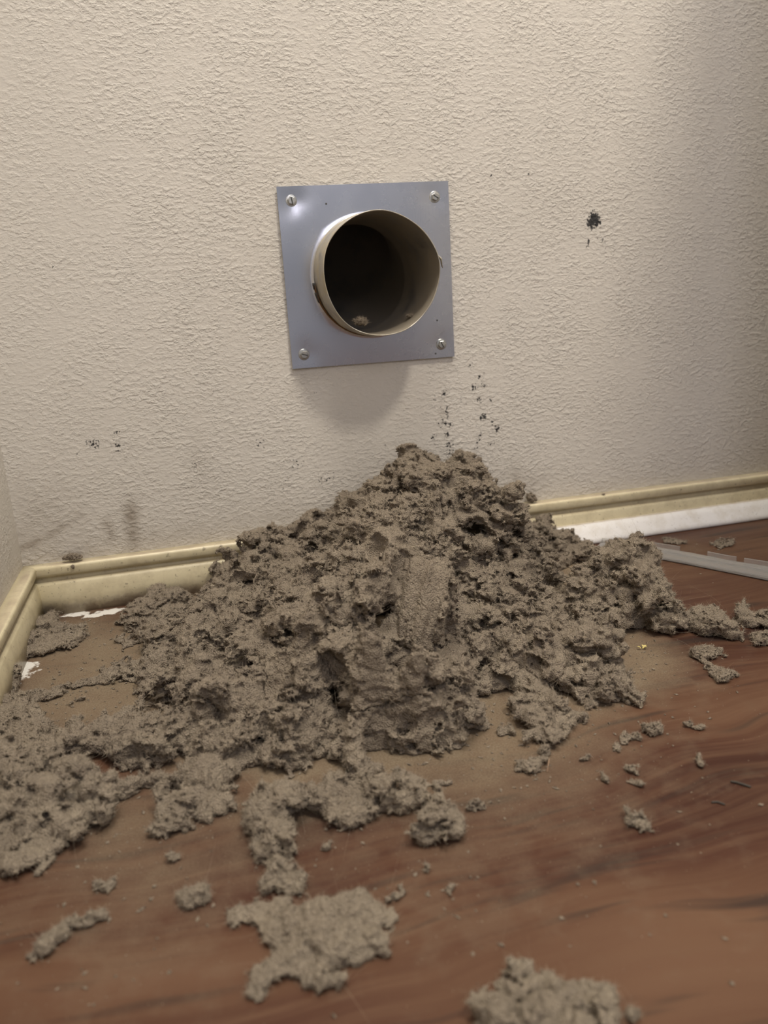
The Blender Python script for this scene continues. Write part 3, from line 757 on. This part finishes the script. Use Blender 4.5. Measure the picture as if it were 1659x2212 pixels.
D = np.stack([np.sqrt((((Pb+warp-s)*np.array([1, 1, 1.1], np.float32))**2).sum(1))-S[3] for s, S in zip(sp, SEEDS)], 1)
order = np.argsort(D, 1)[:, :2]; d1 = np.take_along_axis(D, order[:, :1], 1)[:, 0]; d2 = np.take_along_axis(D, order[:, 1:2], 1)[:, 0]
near = order[:, 0]
zz = np.maximum(fb, .0003-Pb[:, 2]); zz = np.maximum(zz, Pb[:, 1]+.0125)
crease = np.exp(-(d2-d1)/.010)*np.clip(.35+gn(Pb*30, 90), 0, 1)
zz = zz+(.0075*crease).astype(np.float32)
zz = np.maximum(zz, -.012-Fh[band]*0+(-fb-.012)*1.0)          # hollow: nobody sees the inside
for i, S in enumerate(SEEDS):
    cell = np.where(near == i, d1-d2, D[:, i]-d1)*.5+.00015
    fi = np.maximum(zz, cell)
    use = fi < .004
    if use.sum() < 50: continue
    a = ii[use].min(0)-1; b = ii[use].max(0)+2; a = np.maximum(a, 0); b = np.minimum(b, n3)
    sub = np.full(b-a, .004, np.float32); loc = ii[use]-a; sub[loc[:, 0], loc[:, 1], loc[:, 2]] = fi[use]
    V, Q = surface_nets(sub, lo+a*HH, HH)
    g_ = np.clip(np.rint((V-lo)/HH).astype(int), 0, n3-1); deep = Fh[g_[:, 0], g_[:, 1], g_[:, 2]] < -.0085
    Q = Q[~deep[Q].any(1)]                       # the buried inside is left open
    V, Q = keep_big(V, Q)
    finish_clump('lint_clump', V, Q, S[4], 'lint', 'clumps of the lint heap', 1.0, 100+i)
del Fh, band, D, fb, dn, zz, calm, msk

# ---- the combed slab: a felted block set into the heap, its cut face turned to the right
def slab():
    e1, e2, n, cen, half, sh = slab_frame()
    h = .0009; lo_ = cen-.062; nn = np.full(3, int(.124/h)+1)
    G = np.stack(np.meshgrid(*[lo_[i]+h*np.arange(nn[i]) for i in range(3)], indexing='ij'), -1).reshape(-1, 3)
    q = np.stack([(G-cen) @ e1, (G-cen) @ e2, (G-cen) @ n], 1)
    q[:, 0] -= sh*.5*q[:, 1]                                       # the face narrows and leans downward
    w = np.clip(1-.35*(q[:, 1]/half[1]+1)*.5, .5, 1); q[:, 0] /= w
    q[:, 2] += .012*(q[:, 1]/half[1])**2*.4+.006*(q[:, 0]/half[0])**2
    r = .006; u = np.abs(q)-half+r
    d = np.sqrt((np.maximum(u, 0)**2).sum(1))+np.minimum(u.max(1), 0)-r
    band = np.abs(d) < .016; P = G[band]; Q_ = q[band]
    face = np.clip((Q_[:, 2]-half[2]+.007)/.004, 0, 1)*np.clip((half[0]*1.02-np.abs(Q_[:, 0]))/.004, 0, 1)
    wv = lint_warp(P, 55); dd = d[band]-lint_coarse(wv, 55, .35*(1-.95*face), .9*(1-.95*face))-lint_fine(wv, 55, 1-.92*face, 1-.6*face)
    comb = np.stack([Q_[:, 0]+.0015*gn(P*90, 3), Q_[:, 1]*.10, Q_[:, 2]*.3], 1)
    dd -= face*(gn(comb*260, 71)*.0040+gn(comb*520, 72)*.0016)
    d[band] = dd; d = np.maximum(d, .0003-G[:, 2])
    V, Q = keep_big(*surface_nets(d.reshape(nn), lo_, h))
    return finish_clump('lint_clump', V, Q, 'felted slab of lint with a combed vertical cut face in the middle of the heap', 'lint', 'clumps of the lint heap', .45, 99)
slab()

# ---- clumps lying loose around the heap
def C(label, ells, **k):
    k.setdefault('group', 'loose clumps of lint on the floor')
    return lint_clump('lint_clump', ells, label, **k)
sd = 200
G_ = ground
C('tall crumbly lump of lint standing right of the heap, before the clear plastic strip', [G_(1340, 1320, 85, 40, .052), G_(1290, 1330, 70, 35, .036), G_(1395, 1345, 42, 28, .040), G_(1360, 1290, 60, 30, .055), G_(1262, 1325, 45, 24, .024)], amp=.75, seed=21)
C('upright lump of lint against the white trim behind the heap\'s right side', [G_(1170, 1185, 34, 20, .034), G_(1195, 1195, 30, 18, .026), G_(1150, 1170, 30, 20, .040)], amp=.6, seed=22)
C('squared slab of lint beside the left end of the clear plastic strip', [G_(1245, 1202, 48, 14, .017), G_(1215, 1205, 30, 12, .015)], amp=.4, seed=23)
C('knobbly pair of grey lumps right of the tall lump at the floor\'s right side', [G_(1530, 1362, 45, 18, .017), G_(1570, 1375, 36, 12, .010), G_(1500, 1358, 26, 12, .008), G_(1470, 1355, 22, 12, .012)], amp=.42, seed=24)
C('grey lump of lint touching the right edge of the photo below the plastic strip', [G_(1620, 1345, 38, 15, .013), G_(1660, 1350, 30, 15, .013)], amp=.4, seed=25)
C('small grey lump below the one at the photo\'s right edge', [G_(1650, 1388, 30, 12, .008)], amp=.35, seed=26, h=.0009)
C('dark folded clump of lint lying before the cream baseboard left of the heap', [G_(335, 1335, 60, 26, .017), G_(375, 1325, 34, 24, .019), G_(300, 1345, 34, 14, .009)], amp=.55, aniso=2.2, seed=27)
C('thin fluffy patch of lint in the floor\'s far left corner', [G_(100, 1392, 75, 24, .010), G_(60, 1405, 50, 20, .010), G_(150, 1375, 40, 14, .007), G_(85, 1355, 45, 14, .009), G_(45, 1420, 40, 14, .007)], amp=.42, seed=28)
C('thin drift of lint at the photo\'s left edge before the left wall', [G_(25, 1545, 50, 30, .010), G_(40, 1600, 55, 28, .012), G_(-10, 1500, 50, 30, .011)], amp=.45, seed=29)
C('long low tongue of lint running left from the heap toward the photo\'s edge', [G_(180, 1610, 90, 32, .014), G_(300, 1605, 95, 34, .018), G_(400, 1600, 80, 34, .018), G_(330, 1650, 60, 22, .018), G_(90, 1625, 70, 25, .012)], amp=.62, seed=30, pits=[(*on_z(330, 1665, .005), .008)])
C('big clump of lint in the lower left with a dark hollow in its top', [G_(110, 1760, 115, 55, .026), G_(40, 1700, 80, 40, .026), G_(30, 1820, 90, 50, .016), G_(170, 1790, 70, 35, .016), G_(60, 1860, 70, 25, .010), G_(150, 1700, 70, 30, .018)], amp=.7, seed=31, pits=[(*on_z(60, 1720, .024), .009)])
C('thin rolled strip of lint between the big left clump and the sloping lobe', [G_(240, 1722, 50, 12, .008), G_(300, 1706, 50, 10, .007), G_(350, 1695, 30, 8, .006)], amp=.3, seed=32, h=.0009)
C('sloping lobe of lint reaching toward the camera from the heap\'s left front', [G_(485, 1645, 75, 32, .020), G_(450, 1690, 70, 32, .018), G_(410, 1735, 58, 30, .014), G_(385, 1780, 45, 24, .009), G_(455, 1765, 40, 24, .008)], amp=.55, seed=33)
C('rounded lobe of lint beside the sloping one at the heap\'s front', [G_(660, 1630, 85, 26, .016), G_(620, 1615, 50, 26, .016), G_(710, 1640, 40, 16, .010)], amp=.5, seed=34)
C('matted strip of lint trailing from the heap\'s right front', [G_(1215, 1560, 48, 26, .010), G_(1175, 1590, 34, 30, .011), G_(1180, 1625, 28, 20, .008), G_(1160, 1530, 45, 20, .008)], amp=.42, seed=35)
C('lumpy clump of lint at the right front corner of the heap', [G_(1330, 1495, 45, 20, .014), G_(1355, 1510, 24, 15, .012), G_(1300, 1480, 32, 16, .012)], amp=.5, seed=36)
C('small tuft between the trailing strip and the right front corner clump', [G_(1272, 1525, 18, 9, .006)], amp=.3, seed=37, h=.0008)
C('hollow ring-shaped clump of lint alone on the floor before the heap', [G_(560, 1790, 34, 34, .013), G_(615, 1790, 34, 38, .012), G_(590, 1755, 42, 22, .014), G_(595, 1850, 40, 26, .010)], amp=.45, seed=38, pits=[(*on_z(588, 1806, .011), .0095)])
C('twisted bit of lint between the ring-shaped clump and the wide flat sheet', [G_(600, 1905, 34, 20, .008), G_(650, 1925, 34, 16, .006), G_(575, 1925, 22, 14, .006)], amp=.38, seed=39, h=.001)
C('curved C-shaped clump of lint in front of the heap, its back toward the wall', [G_(700, 1755, 42, 26, .013), G_(760, 1775, 48, 26, .011), G_(815, 1735, 55, 26, .012), G_(880, 1740, 60, 24, .013), G_(740, 1720, 42, 20, .012)], amp=.48, seed=40)
C('hooked clump of lint closing the right end of the C-shaped one', [G_(940, 1805, 45, 26, .015), G_(970, 1815, 26, 22, .012), G_(890, 1845, 34, 16, .008), G_(840, 1875, 40, 24, .010), G_(820, 1890, 26, 18, .008), G_(925, 1770, 26, 20, .010)], amp=.48, seed=41)
C('wide flat torn sheet of pale grey lint lying nearest the camera', [G_(560, 1975, 75, 26, .0055), G_(640, 2010, 90, 38, .008), G_(740, 1990, 85, 42, .008), G_(700, 2070, 90, 46, .009), G_(620, 2090, 55, 40, .006), G_(780, 2040, 60, 40, .007), G_(560, 2105, 45, 22, .004), G_(545, 2150, 26, 20, .003), G_(690, 2120, 55, 30, .006), G_(500, 2035, 35, 12, .003), G_(475, 1945, 28, 14, .005), G_(840, 1985, 25, 20, .004)], amp=.32, seed=42)
C('small round tuft off the left tip of the wide flat sheet', [G_(418, 1950, 20, 14, .006)], amp=.25, seed=43, h=.0008)
C('blurred grey clump at the bottom edge of the photo, right of the flat sheet', [G_(1120, 2170, 70, 34, .009), G_(1200, 2190, 80, 36, .011), G_(1270, 2185, 60, 30, .008), G_(1080, 2130, 26, 20, .004), G_(1180, 2240, 110, 40, .010), G_(1310, 2220, 30, 24, .006)], amp=.4, seed=44)
C('small pale ball of lint beside the blurred clump at the bottom edge', [G_(1362, 2190, 17, 9, .006)], amp=.2, seed=45, h=.0008)
C('thin diagonal wisp of pale lint alone at the lower left', [G_(85, 2065, 24, 14, .006), G_(125, 2035, 30, 12, .005), G_(165, 2005, 30, 10, .004), G_(200, 1985, 24, 8, .003)], amp=.25, seed=46, h=.0009)
# little bits, one by one
BITS = [(1030, 1758, 28, 9, .006, 'oblong bit of lint alone right of the C-shaped clump'), (1140, 1662, 28, 9, .006, 'fuzzy bit of lint below the trailing strip'),
        (1397, 1585, 20, 10, .007, 'round dark bit of lint right of the trailing strip'), (1360, 1602, 22, 6, .003, 'flat flake of lint next to the round dark bit'),
        (1378, 1772, 22, 12, .006, 'ragged bit of lint alone at the lower right of the floor'), (1400, 1788, 15, 6, .003, 'tail-like scrap behind the ragged bit at the lower right'),
        (1512, 1658, 9, 6, .0045, 'tiny dark bead of lint at the right of the floor'), (1530, 1418, 30, 9, .007, 'upper of the two grey bits right of the yellow flake'),
        (1565, 1463, 28, 9, .006, 'lower of the two grey bits right of the yellow flake'), (1530, 1447, 12, 5, .003, 'speck of lint between the two grey bits right of the yellow flake'),
        (1258, 1642, 14, 5, .0025, 'flat dark scrap right of the fuzzy bit'), (1365, 1665, 12, 6, .003, 'pale crumb below the flat flake at the right'),
        (1372, 1692, 12, 6, .003, 'second pale crumb below the flat flake at the right'), (1305, 1683, 8, 6, .003, 'tiny crumb left of the pale crumbs on the right'),
        (965, 1692, 12, 4, .0022, 'thin dark scrap above the C-shaped clump\'s right end'), (225, 1916, 16, 9, .003, 'little pale peak of lint below the big left clump'),
        (925, 1893, 10, 7, .004, 'round crumb at the right tip of the hooked clump'), (960, 1935, 8, 5, .0025, 'crumb on a dark streak right of the hooked clump'),
        (845, 1940, 14, 8, .0025, 'flat crumb between the hooked clump and the flat sheet'), (1085, 1583, 20, 10, .005, 'low fuzzy tuft on the dusty floor left of the trailing strip'),
        (1030, 1572, 22, 5, .0025, 'thin flake on the dusty floor before the heap'), (1510, 1568, 16, 5, .002, 'thin pale flake at the right of the floor, above the bead'),
        (110, 1500, 45, 9, .005, 'dark tuft in the dusty strip by the left wall'), (190, 1478, 34, 8, .004, 'thin dark roll of lint in the dusty strip left of the heap'),
        (245, 1445, 22, 7, .003, 'short flake beside the thin dark roll'), (310, 1362, 25, 5, .003, 'thin scrap in front of the dark folded clump'), (165, 1520, 18, 5, .002, 'small flat scrap below the dark tuft by the left wall'),
        (1450, 1172, 22, 5, .003, 'dark scrap of lint against the white trim above the plastic strip'), (1560, 1178, 25, 6, .0025, 'flat dark scrap on the bare floor behind the plastic strip'),
        (370, 1855, 22, 7, .003, 'fuzzy scrap below the tip of the sloping lobe'), (690, 1830, 12, 6, .003, 'crumb right of the ring-shaped clump'), (1340, 1625, 14, 5, .002, 'thin scrap below the flat flake')]
for k, (px, py, rx, ry, hz, lab) in enumerate(BITS):
    lint_clump('lint_bit', [G_(px, py, rx, ry, hz), G_(px+rx*.5, py-ry*.3, rx*.5, ry*.7, hz*.7)], lab, 'small bits of lint on the floor', h=.0007, amp=.55, ks=3.2, seed=300+k, dens=.4)
# lint caught on the wall, on the baseboard ledge and inside the pipe
def perched(label, px, py, y, rx, ry, rz, seed, amp=.25, name='lint_bit', group='lint caught on the wall, ledge and pipe'):
    c = on_y(px, py, y); E = np.array([[0, 0, 0, rx, ry, rz], [rx*.5, 0, -rz*.3, rx*.6, ry*.8, rz*.6], [-rx*.5, 0, rz*.1, rx*.5, ry*.8, rz*.5]])
    h = .0006; lo_ = -np.array([rx*1.6, ry*1.6, rz*1.6])-.004; n = np.ceil(-2*lo_/h).astype(int)+1
    G = np.stack(np.meshgrid(*[lo_[i]+h*np.arange(n[i]) for i in range(3)], indexing='ij'), -1).reshape(-1, 3)
    d = np.full(len(G), 1.)
    for e in E:
        q = (G-e[:3])/e[3:]; r = np.sqrt((q*q).sum(1)); g = np.sqrt(((q/e[3:])**2).sum(1)); d = np.minimum(d, r*(r-1)/np.maximum(g, 1e-6))
    d = lint_puff(G*4+(seed % 9)*.2, d*4, seed, amp*1.2, amp*2.4, min(1, amp*3), .5)/4
    V, Q = keep_big(*surface_nets(d.reshape(n), lo_, h)); V = V+c
    return finish_clump(name, V, Q, label, 'lint', group, .6, seed, minz=False)
perched('brown fluff on the baseboard\'s top ledge near the left corner', 155, 1203, -.006, .008, .004, .003, 401)
perched('tuft of lint standing on the baseboard where the heap meets it on the right', 1147, 1075, -.006, .005, .004, .005, 402)
perched('tiny ball of lint on the wall right of the heap\'s crest', 1126, 1076, -.010, .002, .002, .002, 403, .12)
perched('speck of lint on the baseboard face left of the heap', 157, 1224, -.0125, .0016, .0012, .002, 404, .1)
perched('small tuft of lint on the baseboard ledge behind the heap\'s left shoulder', 628, 1164, -.006, .005, .004, .002, 405, .2)
perched('speck of lint on the baseboard ledge right of the heap', 1302, 1068, -.009, .0018, .0015, .0015, 406, .1)
perched('tuft of lint lying in the bottom of the vent pipe', 778, 694, -.018, .0065, .005, .0035, 407)
perched('smaller scrap of lint in the pipe to the right of the tuft', 888, 682, -.012, .005, .004, .002, 408, .2)
perched('dark fluff on the left baseboard\'s ledge in the corner', 8, 1240, -.022, .005, .006, .003, 409, .2)

# ------------------------------------------------------------------ fine crumbs and the dust mask that follows them
flo = floor_V; dist_dust = floor_dust
hv = heap_h(flo[:, 0], flo[:, 1])
skirt = np.clip(1+np.minimum(hv, 0)/.014, 0, 1)**1.3*.80*((flo[:, 0] < .26) & (flo[:, 1] < 0) & (flo[:, 1] > -.45))
dist_dust = 1-(1-dist_dust)*(1-skirt)
fattr(me_floor, 'dust', dist_dust)
paint = np.zeros(len(flo))
for px, py, rx, ry in ((165, 1326, .015, .008), (235, 1322, .016, .009), (200, 1330, .010, .006), (30, 1455, .016, .020), (5, 1475, .014, .020), (60, 1440, .010, .012)):
    q = on_z(px, py); paint = np.maximum(paint, .85*np.exp(-((flo[:, 0]-q[0])/rx)**2-((flo[:, 1]-q[1])/ry)**2))
fattr(me_floor, 'paint', paint)
ncr = 4200; cr_V = []; cr_F = []
w = dist_dust.copy(); w[(flo[:, 0] > .40) | (flo[:, 1] < -.55)] = 0; w = w*(hv < .004)+.025*((flo[:, 0] < .40) & (flo[:, 1] > -.55)); w /= w.sum()
pick = rng.choice(len(flo), ncr, p=w)
ico = np.array([(1, 0, 0), (-1, 0, 0), (0, 1, 0), (0, -1, 0), (0, 0, 1), (0, 0, -.6)], float)
icf = np.array([(0, 2, 4), (2, 1, 4), (1, 3, 4), (3, 0, 4), (2, 0, 5), (1, 2, 5), (3, 1, 5), (0, 3, 5)])
for k, i in enumerate(pick):
    s = .00018+.0010*rng.random()**6; q = flo[i]+np.array([*rng.normal(0, .003, 2), s*.4])
    if q[1] > -.029 or q[0] < XL+.029: continue
    a = rng.random()*6.28; R_ = np.array([[math.cos(a), -math.sin(a), 0], [math.sin(a), math.cos(a), 0], [0, 0, 1]])
    cr_F.append(icf+6*len(cr_V)); cr_V.append((ico*(s*np.array([1.6, .9, .7])*(0.6+.8*rng.random((6, 1))))) @ R_.T+q)
me = np_mesh('lint_crumbs', np.concatenate(cr_V), np.concatenate(cr_F), False)
tag(link('lint_crumbs', me, mat=M_LINT), 'fine crumbs of lint strewn over the dusty floor', 'crumbs', kind='stuff')

# ------------------------------------------------------------------ clear plastic strip, yellow flake, twig, hairs
def mat_clear():
    mt, nt, p = new_mat('clear_plastic'); g = N(nt)
    p.inputs['Base Color'].default_value = (0.93, 0.92, 0.90, 1); p.inputs['Roughness'].default_value = .18
    p.inputs['Transmission Weight'].default_value = .86; p.inputs['IOR'].default_value = 1.46
    g.set(p.inputs['Normal'], g.bump(g.noise(g.coord(), 90, 3, .5), .0004, .4))
    return mt
M_CLEAR = mat_clear()
strip = tag(empty('plastic_strip', on_z(1450, 1195)), 'clear plastic strip with a notched lip lying on the floor beside the white trim', 'plastic strip')
lo_e = [on_z(a, b, .001) for a, b in ((1285, 1186), (1340, 1192), (1400, 1203), (1480, 1218), (1560, 1234), (1640, 1250), (1760, 1275))]
up_e = [on_z(a, b, .001) for a, b in ((1300, 1174), (1350, 1177), (1410, 1183), (1490, 1196), (1570, 1212), (1650, 1225), (1770, 1246))]
def resample(P, n):
    P = np.array(P); s = np.concatenate([[0], np.cumsum(np.linalg.norm(np.diff(P, axis=0), axis=1))]); t = np.linspace(0, s[-1], n)
    return np.stack([np.interp(t, s, P[:, i]) for i in range(3)], 1)
lo_e, up_e = resample(lo_e, 90), resample(up_e, 90)
def sheet(name, A, B, th, parent, mat):
    """solid strip between two polylines, th thick, upward"""
    bm = bmesh.new(); up = np.array([0, 0, th]); R = []
    for a, b in zip(A, B): R.append([bm.verts.new(a), bm.verts.new(b), bm.verts.new(b+up), bm.verts.new(a+up)])
    for p, q in zip(R, R[1:]):
        for k in range(4): bm.faces.new((p[k], p[(k+1) % 4], q[(k+1) % 4], q[k]))
    bm.faces.new(R[0]); bm.faces.new(R[-1][::-1])
    return child_at(link(name, bm_mesh(name, bm), mat=mat), parent)
sheet('strip_base', lo_e, up_e, .0012, strip, M_CLEAR)
mid = lo_e*.35+up_e*.65
sheet('ridge', mid, mid*.93+up_e*.07, .0028, strip, M_CLEAR)
sheet('lip', lo_e, lo_e*.92+up_e*.08, .0022, strip, M_CLEAR)
for i0, i1 in ((0, 34), (46, 58), (61, 89)):                     # upright back lip, with gaps cut out
    sheet('notched_lip', up_e[i0:i1+1], up_e[i0:i1+1]*1.06-lo_e[i0:i1+1]*.06, .0052, strip, M_CLEAR)

def mat_plain(name, col, rough=.8):
    mt, nt, p = new_mat(name); g = N(nt)
    g.set(p.inputs['Base Color'], g.mix(g.noise(g.coord(), 300, 3, .5), col, tuple(c*.7 for c in col))); p.inputs['Roughness'].default_value = rough
    return mt
c = on_z(1388, 1403); fl = empty('yellow_flake', c)
bm = bmesh.new()
for (a, L, wd, x0) in ((.3, .0042, .0011, 0), (1.5, .0034, .0009, .001), (2.6, .0030, .0010, -.001), (-.5, .0026, .0008, .0005)):
    prev = None
    for i in range(6):
        t = i/5; px_, py_ = x0+math.cos(a)*L*t, math.sin(a)*L*t; z = .0006+.0016*math.sin(t*2.4); ww = wd*(.35+math.sin(math.pi*min(1, t*.9+.1)))*.5
        nx_, ny_ = -math.sin(a)*ww, math.cos(a)*ww
        ring = [bm.verts.new((px_+nx_, py_+ny_, z)), bm.verts.new((px_-nx_, py_-ny_, z)), bm.verts.new((px_-nx_, py_-ny_, z+.0003)), bm.verts.new((px_+nx_, py_+ny_, z+.0003))]
        if prev:
            for k in range(4): bm.faces.new((prev[k], prev[(k+1) % 4], ring[(k+1) % 4], ring[k]))
        else: bm.faces.new(ring)
        prev = ring
    bm.faces.new(prev[::-1])
bpy.data.objects.remove(fl)
fl = tag(link('yellow_flake', bm_mesh('yellow_flake', bm), mat=mat_plain('pale_yellow_flake', (.62, .52, .20))), 'tiny pale yellow curled flake on the floor by the heap\'s right front', 'flake'); fl.location = c
M_TWIG = mat_plain('dark_thread', (.06, .05, .04)); M_HAIR = mat_plain('pale_thread', (.50, .34, .22))
def thread(name, pixels, z, rad, mat, label, cat):
    P = resample([on_z(a, b, z+dz) for a, b, dz in pixels], 12); o0 = P[0].copy(); P = P-o0; bm = bmesh.new(); R = []
    for i, p in enumerate(P):
        d = P[min(i+1, 11)]-P[max(i-1, 0)]; d /= np.linalg.norm(d); u = np.cross(d, (0.1, 0.2, 1)); u /= np.linalg.norm(u); v = np.cross(d, u)
        R.append([bm.verts.new(p+rad*(u*math.cos(a)+v*math.sin(a))) for a in np.arange(6)*math.pi/3])
    for p, q in zip(R, R[1:]):
        for k in range(6): bm.faces.new((p[k], p[(k+1) % 6], q[(k+1) % 6], q[k]))
    bm.faces.new(R[0]); bm.faces.new(R[-1][::-1])
    o = link(name, bm_mesh(name, bm, True), mat=mat); o.location = o0
    return tag(o, label, cat)
thread('thread', [(1578, 1688, 0), (1592, 1690, .0002), (1608, 1695, .0003), (1622, 1700, 0)], .0006, .0006, M_TWIG, 'short dark thread on the floor near the photo\'s right edge', 'thread')
thread('thread', [(1537, 1733, 0), (1550, 1732, .0002), (1566, 1738, 0)], .0005, .0005, M_TWIG, 'shorter dark thread below the first one at the right', 'thread')
thread('thread', [(1182, 1668, 0), (1184, 1655, .003), (1186, 1640, .005)], .0006, .00018, M_HAIR, 'pale reddish hair sticking up below the trailing strip of lint', 'hair')

# ------------------------------------------------------------------ a machine added unseen, out of frame at the right, to shade that end of the wall
M_WHITE = mat_plain('white_enamel', (.80, .80, .80), .3); M_BACK = mat_plain('galvanised_back_panel', (.50, .50, .52), .45)
def box(name, a, b, mat, parent, bev=.01):
    bm = bmesh.new(); bmesh.ops.create_cube(bm, size=1, matrix=Matrix.Translation([(x+y)/2 for x, y in zip(a, b)]) @ Matrix.Diagonal([abs(y-x) for x, y in zip(a, b)]+[1]))
    bmesh.ops.bevel(bm, geom=bm.edges[:], offset=bev, segments=3, affect='EDGES')
    return child_at(link(name, bm_mesh(name, bm), mat=mat), parent)
def machine(name, label, cat, x, back, depth=.66):
    """a front-loading machine whose left side is at x and whose back is at y = back"""
    o = tag(empty(name, (x+.34, back-depth/2, 0)), label, cat)
    box('cabinet', (x, back-depth, .02), (x+.68, back, .98), M_WHITE, o, .012)
    box('back_panel', (x+.03, back-.002, .06), (x+.65, back+.004, .93), M_BACK, o, .002)
    box('control_panel', (x+.02, back-.11, .975), (x+.66, back-.005, 1.08), M_WHITE, o, .01)
    box('door', (x+.12, back-depth-.02, .35), (x+.56, back-depth+.005, .85), M_WHITE, o, .01)
    for a in (.04, .60):
        for b in (.07, depth-.03): box('foot', (x+a, back-b, 0), (x+a+.04, back-b+.04, .025), M_SLOT, o, .004)
machine('shade_blocker', 'unseen white machine added right of the vent to shade that end of the wall', 'shade blocker', .388, -.17)
print('LINT TRIS', TRI, 'ALL', sum(len(o.data.loop_triangles) or sum(len(p.vertices)-2 for p in o.data.polygons) for o in bpy.data.objects if o.type == 'MESH'))
